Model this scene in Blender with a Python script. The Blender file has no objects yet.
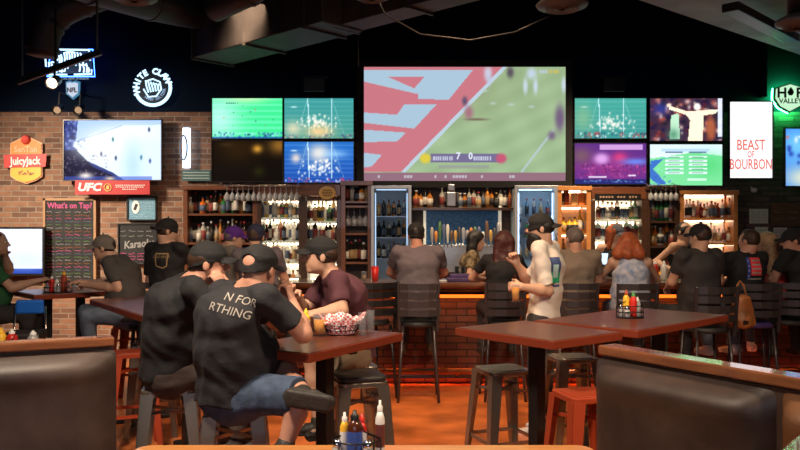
import bpy, math, random
import numpy as np
from mathutils import Vector as V, Matrix, Euler
from mathutils.bvhtree import BVHTree
random.seed(7); rng = np.random.RandomState(7)
scene = bpy.context.scene
COL = scene.collection
PI = math.pi
F = 780.0; HY = 232.0; CZ = 1.67          # focal length in pixels, horizon row, eye height

# ------------------------------------------------------------------ camera, world, lights, exposure
cam_d = bpy.data.cameras.new('camera'); cam = bpy.data.objects.new('camera', cam_d); COL.objects.link(cam)
cam.location = (0, 0, CZ); cam.rotation_euler = (PI/2, 0, 0)
cam_d.sensor_width = 36; cam_d.lens = 36*F/800; cam_d.shift_y = (HY-225)/800
cam_d.dof.use_dof = True; cam_d.dof.focus_distance = 4.6; cam_d.dof.aperture_fstop = 9
scene.camera = cam
scene.view_settings.view_transform = 'Standard'; scene.view_settings.look = 'None'
scene.view_settings.gamma = 1; scene.view_settings.use_curve_mapping = False
scene.view_settings.exposure = 0.15
scene.cycles.use_denoising = True
scene.cycles.max_bounces = 8; scene.cycles.transmission_bounces = 8; scene.cycles.transparent_max_bounces = 16
scene.cycles.sample_clamp_indirect = 3.0
w = bpy.data.worlds.new('world'); scene.world = w; w.use_nodes = True
w.node_tree.nodes['Background'].inputs[0].default_value = (.02, .022, .03, 1)
w.node_tree.nodes['Background'].inputs[1].default_value = .3

def area(name, loc, size, power, col, target=None, sy=None, spread=None):
    l = bpy.data.lights.new(name, 'AREA'); l.energy = power; l.color = col; l.size = size
    if sy: l.shape = 'RECTANGLE'; l.size_y = sy
    if spread: l.spread = math.radians(spread)
    o = bpy.data.objects.new(name, l); COL.objects.link(o); o.location = loc
    if target is not None: o.rotation_euler = (V(target)-V(loc)).to_track_quat('-Z', 'Y').to_euler()
    return o
WARM = (1, .72, .45); COOL = (.6, .75, 1)
area('ceiling_lamp', (-1.6, 2.6, 4.3), .5, 95, (1, .80, .60), (-.7, 4.4, .9), spread=110)
area('ceiling_lamp', (2.2, 2.2, 4.3), .5, 75, (1, .76, .52), (1.2, 4.6, .9), spread=110)
area('ceiling_lamp', (-6.2, 7.6, 3.7), .6, 85, (1, .80, .60), (-3.9, 11, .9), spread=78)
area('ceiling_lamp', (.2, 6.0, 4.5), .6, 48, (1, .62, .36), (.2, 7.4, .2), spread=95)
area('ceiling_lamp', (4.0, 6.2, 4.4), .6, 95, (1, .70, .52), (4.7, 10.2, 1.0), spread=80)
area('bar_lamp', (-1.8, 9.1, 4.35), .5, 22, WARM, (-1.8, 10.6, 1.2), spread=75)
area('bar_lamp', (2.6, 9.1, 4.35), .5, 36, WARM, (2.6, 10.6, 1.2), spread=75)
area('bar_lamp', (.6, 9.1, 4.35), .5, 22, WARM, (.6, 10.2, 1.0), spread=75)
area('added_cool_fill', (0, -3.2, 2.6), 4.0, 55, (.72, .8, 1), (0, 5, 1.2), sy=1.6)  # added cool fill behind the camera; the room shell has no entrance

def X(px, d): return (px-400)*d/F
def Z(py, d): return CZ-(py-HY)*d/F
def P(px, py, d): return V((X(px, d), d, Z(py, d)))

# ------------------------------------------------------------------ materials
def s2l(c):
    return tuple((x/12.92 if x <= .04045 else ((x+.055)/1.055)**2.4) for x in c)
def rgb(r, g, b): return s2l((r/255, g/255, b/255))
_M = {}
def mat(name, col=(.5, .5, .5), rough=.5, metal=0, emit=0, ecol=None, trans=0, ior=1.45, bump=0, bscale=60, var=0, vscale=8, coat=0, alpha=1, col2=None, spec=.5, sheen=0):
    if name in _M: return _M[name]
    m = bpy.data.materials.new(name); m.use_nodes = True; nt = m.node_tree; b = nt.nodes['Principled BSDF']
    b.inputs['Base Color'].default_value = (*col, 1); b.inputs['Roughness'].default_value = rough; b.inputs['Metallic'].default_value = metal
    b.inputs['IOR'].default_value = ior; b.inputs['Transmission Weight'].default_value = trans; b.inputs['Coat Weight'].default_value = coat
    b.inputs['Specular IOR Level'].default_value = spec; b.inputs['Alpha'].default_value = alpha; b.inputs['Sheen Weight'].default_value = sheen
    if emit:
        b.inputs['Emission Color'].default_value = (*(ecol or col), 1); b.inputs['Emission Strength'].default_value = emit
    tc = nt.nodes.new('ShaderNodeTexCoord')
    if var:
        n = nt.nodes.new('ShaderNodeTexNoise'); n.inputs['Scale'].default_value = vscale; n.inputs['Detail'].default_value = 5
        nt.links.new(tc.outputs['Object'], n.inputs['Vector'])
        r = nt.nodes.new('ShaderNodeValToRGB'); c2 = col2 or tuple(min(1, c*(1+var*1.5)) for c in col)
        r.color_ramp.elements[0].position = .3; r.color_ramp.elements[1].position = .7
        r.color_ramp.elements[0].color = (*[c*(1-var) for c in col], 1); r.color_ramp.elements[1].color = (*c2, 1)
        nt.links.new(n.outputs['Fac'], r.inputs[0]); nt.links.new(r.outputs[0], b.inputs['Base Color'])
    if bump:
        n = nt.nodes.new('ShaderNodeTexNoise'); n.inputs['Scale'].default_value = bscale; n.inputs['Detail'].default_value = 4
        nt.links.new(tc.outputs['Object'], n.inputs['Vector'])
        bp = nt.nodes.new('ShaderNodeBump'); bp.inputs['Strength'].default_value = bump; bp.inputs['Distance'].default_value = .01
        nt.links.new(n.outputs['Fac'], bp.inputs['Height']); nt.links.new(bp.outputs[0], b.inputs['Normal'])
    _M[name] = m
    return m
def wood(name, c1, c2, rough=.3, scale=(1.5, 14, 14), coat=.3):
    if name in _M: return _M[name]
    m = mat(name, c1, rough, coat=coat); nt = m.node_tree; b = nt.nodes['Principled BSDF']
    tc = nt.nodes.new('ShaderNodeTexCoord'); mp = nt.nodes.new('ShaderNodeMapping'); mp.inputs['Scale'].default_value = scale
    n = nt.nodes.new('ShaderNodeTexNoise'); n.inputs['Scale'].default_value = 3; n.inputs['Detail'].default_value = 8; n.inputs['Distortion'].default_value = .6
    r = nt.nodes.new('ShaderNodeValToRGB'); r.color_ramp.elements[0].position = .3; r.color_ramp.elements[1].position = .72
    r.color_ramp.elements[0].color = (*c1, 1); r.color_ramp.elements[1].color = (*c2, 1)
    nt.links.new(tc.outputs['Object'], mp.inputs[0]); nt.links.new(mp.outputs[0], n.inputs['Vector'])
    nt.links.new(n.outputs['Fac'], r.inputs[0]); nt.links.new(r.outputs[0], b.inputs['Base Color'])
    return m
def brick(name, c1, c2, mortar, bw=.23, bh=.075, rough=.75):
    m = mat(name, c1, rough); nt = m.node_tree; b = nt.nodes['Principled BSDF']
    g = nt.nodes.new('ShaderNodeNewGeometry'); sp = nt.nodes.new('ShaderNodeSeparateXYZ'); cb = nt.nodes.new('ShaderNodeCombineXYZ'); ad = nt.nodes.new('ShaderNodeMath')
    nt.links.new(g.outputs['Position'], sp.inputs[0]); nt.links.new(sp.outputs[0], ad.inputs[0]); nt.links.new(sp.outputs[1], ad.inputs[1])
    nt.links.new(ad.outputs[0], cb.inputs[0]); nt.links.new(sp.outputs[2], cb.inputs[1])
    t = nt.nodes.new('ShaderNodeTexBrick'); t.inputs['Scale'].default_value = 1; t.inputs['Brick Width'].default_value = bw; t.inputs['Row Height'].default_value = bh
    t.inputs['Mortar Size'].default_value = .009; t.inputs['Mortar Smooth'].default_value = .2
    t.inputs['Color1'].default_value = (*c1, 1); t.inputs['Color2'].default_value = (*c2, 1); t.inputs['Mortar'].default_value = (*mortar, 1)
    nt.links.new(cb.outputs[0], t.inputs['Vector'])
    n = nt.nodes.new('ShaderNodeTexNoise'); n.inputs['Scale'].default_value = 9; nt.links.new(g.outputs['Position'], n.inputs['Vector'])
    mx = nt.nodes.new('ShaderNodeMix'); mx.data_type = 'RGBA'; mx.blend_type = 'MULTIPLY'; mx.inputs[0].default_value = .55
    nt.links.new(t.outputs['Color'], mx.inputs[6]); nt.links.new(n.outputs['Fac'], mx.inputs[7]); nt.links.new(mx.outputs[2], b.inputs['Base Color'])
    bp = nt.nodes.new('ShaderNodeBump'); bp.inputs['Strength'].default_value = .7; bp.inputs['Distance'].default_value = .01; bp.invert = True
    nt.links.new(t.outputs['Fac'], bp.inputs['Height']); nt.links.new(bp.outputs[0], b.inputs['Normal'])
    return m
def emis(name, col, s=1.0):
    return mat(name, (0, 0, 0), .5, emit=s, ecol=col)
def vcol_mat(name, s):
    if name in _M: return _M[name]
    m = mat(name, (.004, .004, .004), .5, spec=0); nt = m.node_tree; b = nt.nodes['Principled BSDF']
    a = nt.nodes.new('ShaderNodeAttribute'); a.attribute_name = 'picture'
    nt.links.new(a.outputs['Color'], b.inputs['Emission Color']); b.inputs['Emission Strength'].default_value = s
    return m

M = dict(
 black_paint=mat('black_paint', (.005, .011, .024), .95, spec=.05, bump=.1),
 ceiling=mat('ceiling_paint', (.006, .006, .007), .95, spec=.05),
 floor=mat('stained_concrete', (.42, .115, .03), .30, var=.45, vscale=2.5, bump=.05, bscale=8, coat=.2),
 brick=brick('wall_brick', (.42, .21, .12), (.15, .075, .05), (.38, .29, .22)),
 brick_dark=brick('dark_wall_brick', (.19, .11, .10), (.10, .06, .06), (.07, .05, .055)),
 brick_bar=brick('bar_front_brick', (.17, .05, .025), (.09, .028, .015), (.03, .012, .008)),
 table=wood('cherry_laminate', (.070, .019, .011), (.12, .034, .018), .33, coat=.1),
 table_edge=mat('table_edge', (.18, .032, .014), .35, coat=.3),
 cab_wood=wood('cabinet_wood', (.10, .032, .014), (.17, .058, .024), .4),
 dark_wood=wood('dark_wood', (.035, .016, .009), (.07, .03, .016), .4),
 gold_wood=wood('golden_wood', (.42, .17, .05), (.55, .24, .08), .38),
 rail_wood=wood('rail_wood', (.16, .06, .03), (.26, .10, .045), .16, coat=.8),
 bar_top=mat('bar_top', (.25, .19, .15), .18, var=.3, vscale=6, coat=.6),
 black_metal=mat('black_metal', (.008, .008, .009), .4, metal=0),
 gun=mat('gunmetal', (.36, .33, .28), .27, metal=.85, bump=.05, bscale=20),
 orange_metal=mat('orange_metal', (.33, .048, .018), .35, metal=.1),
 chrome=mat('chrome', (.7, .7, .72), .18, metal=1),
 steel=mat('steel', (.45, .47, .5), .32, metal=.9),
 chair_metal=mat('chair_metal', (.06, .05, .052), .35, metal=.5),
 copper=mat('copper_rail', (.5, .2, .1), .28, metal=1),
 vinyl=mat('booth_vinyl', (.042, .026, .021), .48, bump=.08, bscale=70, var=.35, vscale=5),
 vinyl_tan=mat('tan_vinyl', (.16, .07, .03), .45, bump=.2, bscale=90),
 pad=mat('seat_pad', (.02, .018, .018), .5),
 duct=mat('duct_metal', (.03, .032, .040), .6, metal=.1, var=.3, vscale=3),
 duct_brown=mat('rusty_duct', (.03, .024, .024), .6, metal=.1, var=.4, vscale=4),
 soffit=mat('soffit_grey', (.17, .25, .33), .6, var=.25, vscale=2),
 plastic=mat('black_plastic', (.01, .01, .011), .35),
 glass=mat('clear_glass', (.25, .26, .28), .04, alpha=.16, spec=.9),
 pane=mat('cooler_pane', (.9, .95, 1), .02, trans=1, ior=1.02),
 beer=mat('beer', (.85, .36, .04), .1, trans=.15),
 white=mat('white_plastic', (.75, .74, .72), .45),
 paper=mat('paper', (.62, .58, .54), .7),
 red=mat('red_plastic', (.55, .02, .015), .35),
 yellow=mat('mustard_yellow', (.85, .48, .03), .4),
 wire=mat('black_wire', (.012, .012, .012), .35, metal=.4),
 chalk=mat('chalkboard', (.012, .013, .014), .7, var=.3),
 led_warm=emis('led_warm', (1, .80, .56), 14.0),
 led_orange=emis('led_orange', (1, .16, .012), 2.0),
 led_red=emis('led_red', (1, .10, .02), 22.0),
 led_white=emis('led_white', (.8, .9, 1), 4.0),
 neon_white=emis('neon_white', (.50, .78, 1), 1.7),
 neon_blue=emis('neon_blue', (.03, .12, 1), 14.0),
 neon_green=emis('neon_green', (.03, 1, .18), 60.0),
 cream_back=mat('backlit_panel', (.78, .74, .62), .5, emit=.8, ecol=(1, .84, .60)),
)

# ------------------------------------------------------------------ object helpers
def tag(o, label=None, cat=None, group=None, kind=None):
    if label: o['label'] = label
    if cat: o['category'] = cat
    if group: o['group'] = group
    if kind: o['kind'] = kind
    return o
def empty(name, loc, rz=0, label=None, cat=None, group=None):
    o = bpy.data.objects.new(name, None); COL.objects.link(o); o.location = loc; o.rotation_euler = (0, 0, rz); o.empty_display_size = .1
    return tag(o, label, cat, group)
def link_mesh(name, me, parent=None, smooth=False):
    if smooth: me.polygons.foreach_set('use_smooth', [True]*len(me.polygons))
    o = bpy.data.objects.new(name, me); COL.objects.link(o)
    if parent is not None: o.parent = parent
    return o
def copy_tree(o, parent=None):
    c = o.copy(); COL.objects.link(c); c.parent = parent
    for ch in list(o.children): copy_tree(ch, c)
    return c
class MB:
    def __init__(s): s.v = []; s.f = []; s.m = []; s.cur = 0
    def add(s, vs, fs, M4=None):
        b = len(s.v)
        for p in vs: s.v.append(tuple(M4 @ V(p)) if M4 is not None else tuple(p))
        for f in fs: s.f.append([i+b for i in f]); s.m.append(s.cur)
        return s
    def box(s, c, sz, R=None):
        hx, hy, hz = sz[0]/2, sz[1]/2, sz[2]/2
        vs = [(x, y, z) for x in (-hx, hx) for y in (-hy, hy) for z in (-hz, hz)]
        T = Matrix.Translation(c)
        if R is not None: T = T @ R.to_4x4()
        return s.add(vs, [(0, 1, 3, 2), (4, 6, 7, 5), (0, 4, 5, 1), (2, 3, 7, 6), (0, 2, 6, 4), (1, 5, 7, 3)], T)
    def bar(s, a, b, w, h):
        a = V(a); b = V(b); d = b-a; q = d.to_track_quat('X', 'Z').to_matrix()
        return s.box((a+b)/2, (d.length, w, h), q)
    def tube(s, pts, r, n=8, closed=False, cap=True):
        pts = [V(p) for p in pts]; N = len(pts); base = len(s.v); rs = r if isinstance(r, (list, tuple)) else [r]*N
        up = V((0, 0, 1)); prev = None
        for i, p in enumerate(pts):
            if closed: t = pts[(i+1) % N]-pts[i-1]
            else: t = pts[min(i+1, N-1)]-pts[max(i-1, 0)]
            t.normalize()
            if prev is None:
                a = t.cross(up)
                if a.length < .1: a = t.cross(V((1, 0, 0)))
            else: a = prev-t*prev.dot(t)
            a.normalize(); prev = a; bb = t.cross(a)
            for k in range(n):
                an = 2*PI*k/n; s.v.append(tuple(p+(a*math.cos(an)+bb*math.sin(an))*rs[i]))
        for i in range(N if closed else N-1):
            j = (i+1) % N
            for k in range(n):
                k2 = (k+1) % n; s.f.append([base+i*n+k, base+i*n+k2, base+j*n+k2, base+j*n+k]); s.m.append(s.cur)
        if not closed and cap:
            s.f.append([base+k for k in range(n)][::-1]); s.m.append(s.cur); s.f.append([base+(N-1)*n+k for k in range(n)]); s.m.append(s.cur)
        return s
    def lathe(s, prof, n=14, T=None, mats=None):
        base = len(s.v)
        for r, z in prof:
            for k in range(n):
                a = 2*PI*k/n; p = V((max(r, 1e-4)*math.cos(a), max(r, 1e-4)*math.sin(a), z))
                s.v.append(tuple(T @ p if T is not None else p))
        for i in range(len(prof)-1):
            for k in range(n):
                k2 = (k+1) % n; s.f.append([base+i*n+k, base+i*n+k2, base+(i+1)*n+k2, base+(i+1)*n+k]); s.m.append(mats[i] if mats else s.cur)
        return s
    def prism(s, poly, z0, z1, T=None):
        n = len(poly); vs = [(x, y, z0) for x, y in poly]+[(x, y, z1) for x, y in poly]
        fs = [list(range(n))[::-1], list(range(n, 2*n))]+[(i, (i+1) % n, n+(i+1) % n, n+i) for i in range(n)]
        return s.add(vs, fs, T)
    def build(s, name, m, parent=None, smooth=False, bevel=0, seg=2):
        me = bpy.data.meshes.new(name); me.from_pydata(s.v, [], s.f)
        ms = m if isinstance(m, (list, tuple)) else [m]
        for x in ms: me.materials.append(x)
        if len(ms) > 1: me.polygons.foreach_set('material_index', s.m)
        me.update(); o = link_mesh(name, me, parent, smooth)
        if bevel:
            bv = o.modifiers.new('bevel', 'BEVEL'); bv.width = bevel; bv.segments = seg; bv.limit_method = 'ANGLE'; bv.angle_limit = .6
        return o
def struct(name, mb, m): o = mb.build(name, m); o['kind'] = 'structure'; return o
WALLR = Matrix.Rotation(PI/2, 4, 'X')     # local x,y plane -> wall plane facing the camera
def text_mesh(s, size, extrude=.002, align='CENTER', bold=0, shear=0, sx=1, spacing=1):
    c = bpy.data.curves.new('lettering', 'FONT'); c.body = s; c.size = size; c.extrude = extrude; c.align_x = align; c.align_y = 'CENTER'; c.offset = bold; c.shear = shear; c.resolution_u = 2; c.space_character = spacing
    o = bpy.data.objects.new('lettering', c); COL.objects.link(o); bpy.context.view_layer.update()
    me = bpy.data.meshes.new_from_object(o.evaluated_get(bpy.context.evaluated_depsgraph_get()))
    bpy.data.objects.remove(o); bpy.data.curves.remove(c)
    if sx != 1: me.transform(Matrix.Scale(sx, 4, V((1, 0, 0))))
    return me
def letter(s, size, m, parent, loc, name='lettering', rot=0, rz=0, **k):
    """lettering upright in the wall plane, loc relative to the parent"""
    me = text_mesh(s, size, **k); me.materials.clear(); me.materials.append(m)
    me.transform(Matrix.Translation(loc) @ Matrix.Rotation(rz, 4, 'Z') @ WALLR @ Matrix.Rotation(rot, 4, 'Z'))
    return link_mesh(name, me, parent)
ORD = 'first second third fourth fifth sixth seventh eighth ninth tenth eleventh twelfth thirteenth fourteenth fifteenth sixteenth seventeenth eighteenth nineteenth twentieth twenty-first twenty-second twenty-third twenty-fourth'.split()

# ------------------------------------------------------------------ implicit surfaces for bodies and clothes
def nrm(v): v = np.array(v, float); return v/(np.linalg.norm(v)+1e-9)
class Field:
    def __init__(s): s.p = []
    def cone(s, a, b, ra, rb, k=.02, clip=None, op=0): s.p.append(('c', np.array(a, float), np.array(b, float), ra, rb, None, k, clip, op)); return s
    def ecap(s, a, b, r1, r2, side, k=.03, clip=None, op=0):
        """r1, r2 = (half width, half depth) at each end; side = unit vector of the width"""
        s.p.append(('e', np.array(a, float), np.array(b, float), r1, r2, nrm(side), k, clip, op)); return s
    def ell(s, c, r, R=None, k=.02, clip=None, op=0): s.p.append(('l', np.array(c, float), np.array(c, float), np.array(r, float), None, np.eye(3) if R is None else np.array(R), k, clip, op)); return s
    def mesh(s, h, noise=0, ns=1.0):
        lo = np.full(3, 1e9); hi = np.full(3, -1e9); bb = []
        for t, a, b, ra, rb, q, k, clip, op in s.p:
            r = max(ra, rb) if t == 'c' else (max(*ra, *rb) if t == 'e' else max(ra))
            l = np.minimum(a, b)-r; u = np.maximum(a, b)+r; bb.append((l, u))
            if op == 0: lo = np.minimum(lo, l); hi = np.maximum(hi, u)
        lo -= 4*h+.01; hi += 4*h+.01
        n = np.ceil((hi-lo)/h).astype(int)+1
        ax = [lo[i]+h*np.arange(n[i]) for i in range(3)]
        D = np.full(n, .25, np.float32)
        for (t, a, b, ra, rb, q, k, clip, op), (l, u) in zip(s.p, bb):
            pad = k+4*h+.005
            i0 = np.clip(((l-pad-lo)/h).astype(int), 0, n-1); i1 = np.clip(((u+pad-lo)/h).astype(int)+2, 1, n)
            if (i1 <= i0).any(): continue
            gx = ax[0][i0[0]:i1[0]][:, None, None]; gy = ax[1][i0[1]:i1[1]][None, :, None]; gz = ax[2][i0[2]:i1[2]][None, None, :]
            if t == 'l':
                x, y, z = gx-a[0], gy-a[1], gz-a[2]
                qq = [(q[0][i]*x+q[1][i]*y+q[2][i]*z)/ra[i] for i in range(3)]     # columns of R are the axes
                k0 = np.sqrt(qq[0]**2+qq[1]**2+qq[2]**2)+1e-6
                k1 = np.sqrt((qq[0]/ra[0])**2+(qq[1]/ra[1])**2+(qq[2]/ra[2])**2)+1e-6
                d = k0*(k0-1)/k1
            else:
                ab = b-a; L2 = ab@ab+1e-9
                x, y, z = gx-a[0], gy-a[1], gz-a[2]
                tt = np.clip((x*ab[0]+y*ab[1]+z*ab[2])/L2, 0, 1)
                x, y, z = x-tt*ab[0], y-tt*ab[1], z-tt*ab[2]
                if t == 'c': d = np.sqrt(x*x+y*y+z*z)-(ra+(rb-ra)*tt)
                else:
                    rs = ra[0]+(rb[0]-ra[0])*tt; rf = ra[1]+(rb[1]-ra[1])*tt
                    qs = x*q[0]+y*q[1]+z*q[2]; rest = np.sqrt(np.maximum(x*x+y*y+z*z-qs*qs, 0))
                    k0 = np.sqrt((qs/rs)**2+(rest/rf)**2)+1e-6; k1 = np.sqrt((qs/rs**2)**2+(rest/rf**2)**2)+1e-6
                    d = k0*(k0-1)/k1
            if clip:
                for cp, cn in clip: d = np.maximum(d, (gx-cp[0])*cn[0]+(gy-cp[1])*cn[1]+(gz-cp[2])*cn[2])
            sl = tuple(slice(i0[i], i1[i]) for i in range(3)); e = D[sl]
            if op == 1: D[sl] = np.maximum(e, -d)
            elif op == 2: D[sl] = np.where(e < 1, np.maximum(e, d), e)
            else:
                hh = np.clip(.5+.5*(e-d)/k, 0, 1); D[sl] = (e*(1-hh)+d*hh-k*hh*(1-hh))
        if noise:
            x, y, z = ax[0][:, None, None]*ns, ax[1][:, None, None].reshape(1, -1, 1)*ns, ax[2][None, None, :]*ns
            D += noise*(np.sin(x*31+2*np.sin(z*17+y*9))*np.sin(z*37+x*15+2*np.sin(y*21))+.6*np.sin(y*53+z*29+2*np.sin(x*23))).astype(np.float32)
        return nets(D, lo, h)
def nets(D, lo, h):
    ins = D < 0
    c = np.zeros(tuple(np.array(D.shape)-1), np.int8)
    for dx in (0, 1):
        for dy in (0, 1):
            for dz in (0, 1):
                c += ins[dx:D.shape[0]-1+dx, dy:D.shape[1]-1+dy, dz:D.shape[2]-1+dz]
    idx = np.argwhere((c > 0) & (c < 8))
    vid = np.full(c.shape, -1, np.int64); vid[tuple(idx.T)] = np.arange(len(idx))
    acc = np.zeros((len(idx), 3)); cnt = np.zeros(len(idx))
    cor = [(a, b, e) for a in (0, 1) for b in (0, 1) for e in (0, 1)]
    for i, p in enumerate(cor):
        for q in cor[i+1:]:
            if sum(abs(np.array(p)-q)) != 1: continue
            a = D[tuple((idx+p).T)]; b = D[tuple((idx+q).T)]; m = (a < 0) != (b < 0)
            t = np.where(m, a/(a-b+1e-12), 0)[:, None]
            acc += np.where(m[:, None], np.array(p)+t*(np.array(q)-np.array(p)), 0); cnt += m
    vs = lo+h*(idx+acc/cnt[:, None]); fs = []
    for axn in range(3):
        o1, o2 = [(1, 2), (2, 0), (0, 1)][axn]
        sl0 = [slice(None)]*3; sl1 = [slice(None)]*3; sl0[axn] = slice(0, -1); sl1[axn] = slice(1, None)
        a = ins[tuple(sl0)]; b = ins[tuple(sl1)]
        e = np.argwhere(a != b); e = e[(e[:, o1] > 0) & (e[:, o2] > 0) & (e[:, o1] < D.shape[o1]-1) & (e[:, o2] < D.shape[o2]-1)]
        u1 = np.zeros(3, int); u1[o1] = 1; u2 = np.zeros(3, int); u2[o2] = 1
        q = np.stack([vid[tuple((e-u1-u2).T)], vid[tuple((e-u2).T)], vid[tuple(e.T)], vid[tuple((e-u1).T)]], 1)
        flip = ~a[tuple(e.T)]; q[flip] = q[flip][:, ::-1]; fs.append(q)
    return vs, np.concatenate(fs)
def field_obj(name, fld, h, m, parent, noise=0, smooth_it=1):
    vs, fs = fld.mesh(h, noise); o0 = np.array(parent.location) if parent else np.zeros(3)
    # one pass of neighbour averaging takes the stair-steps out
    for _ in range(smooth_it):
        acc = np.zeros_like(vs); cnt = np.zeros(len(vs))
        for i in range(4):
            a, b = fs[:, i], fs[:, (i+1) % 4]
            np.add.at(acc, a, vs[b]); np.add.at(cnt, a, 1); np.add.at(acc, b, vs[a]); np.add.at(cnt, b, 1)
        vs = vs*.5+.5*acc/np.maximum(cnt, 1)[:, None]
    me = bpy.data.meshes.new(name); vs = vs-o0
    me.vertices.add(len(vs)); me.vertices.foreach_set('co', vs.astype(np.float32).ravel())
    me.loops.add(fs.size); me.loops.foreach_set('vertex_index', fs.astype(np.int32).ravel())
    me.polygons.add(len(fs)); me.polygons.foreach_set('loop_start', np.arange(0, fs.size, 4, dtype=np.int32))
    me.update(calc_edges=True); me.validate(); me.materials.append(m)
    return link_mesh(name, me, parent, True)

# ------------------------------------------------------------------ people
UP = np.array((0, 0, 1.))
def ik(a, c, l1, l2, pole):
    a = np.array(a, float); c = np.array(c, float); d = c-a; L = np.linalg.norm(d); L2 = min(L, (l1+l2)*.999)
    x = (l1*l1-l2*l2+L2*L2)/(2*L2); hgt = math.sqrt(max(l1*l1-x*x, 0)); u = d/L
    p = np.array(pole, float); p = p-u*(p@u); return a+u*x+nrm(p)*hgt, a+u*L2
SK = dict(fair=mat('skin_fair', (.50, .29, .20), .5, bump=.08, bscale=150), tan=mat('skin_tan', (.42, .2, .12), .5, bump=.08, bscale=150),
          red=mat('skin_ruddy', (.48, .24, .165), .5, bump=.08, bscale=150))
EYE = mat('eye_white', (.7, .68, .65), .2); IRIS = mat('eye_iris', (.03, .02, .015), .2)
def cloth(name, c, **k): return mat('cloth_'+name, c, .85, bump=.7, bscale=16, **k)
HR = dict(black=mat('hair_black', (.008, .006, .005), .5, bump=.6, bscale=70), brown=mat('hair_brown', (.04, .02, .012), .5, bump=.6, bscale=70),
          darkred=mat('hair_darkred', (.05, .012, .01), .45, bump=.6, bscale=70), grey=mat('hair_grey', (.12, .10, .09), .6, bump=.6, bscale=70),
          red=mat('hair_red', (.30, .07, .018), .5, bump=.7, bscale=60, var=.3, vscale=30), blond=mat('hair_blond', (.36, .22, .12), .5, bump=.7, bscale=60, var=.3, vscale=30))

def hand(f, w, d, n, side, curl=(.5, .7), s=1.0):
    """palm, four fingers and a thumb; d = finger direction, n = palm normal, side = towards the thumb"""
    d = nrm(d); n = np.array(n, float); n = nrm(n-d*(n@d)); sd = np.cross(d, n); sd = sd if sd@np.array(side, float) > 0 else -sd
    w = np.array(w, float)
    f.ecap(w, w+d*.03*s, (.028*s, .021*s), (.034*s, .017*s), sd, .015)
    f.ecap(w+d*.03*s, w+d*.085*s, (.037*s, .016*s), (.040*s, .013*s), sd, .012)
    for i, L in enumerate((.068, .078, .072, .056)):
        r0 = w+d*.088*s+sd*(.031-.0205*i)*s; a1 = curl[0]+.06*i; a2 = a1+curl[1]; a3 = a2+curl[1]*.7
        p1 = r0+(d*math.cos(a1)+n*math.sin(a1))*L*.45*s; p2 = p1+(d*math.cos(a2)+n*math.sin(a2))*L*.32*s; p3 = p2+(d*math.cos(a3)+n*math.sin(a3))*L*.25*s
        f.cone(r0-d*.01, p1, .0098*s, .009*s, .006); f.cone(p1, p2, .009*s, .0083*s, .004); f.cone(p2, p3, .0083*s, .0072*s, .004)
    t0 = w+d*.025*s+sd*.026*s; t1 = t0+(sd*.75+d*.65+n*.25)*.04*s; t2 = t1+(sd*.2+d*.85+n*.5)*.034*s
    f.cone(t0, t1, .0145*s, .0115*s, .012); f.cone(t1, t2, .0115*s, .009*s, .004)

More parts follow.
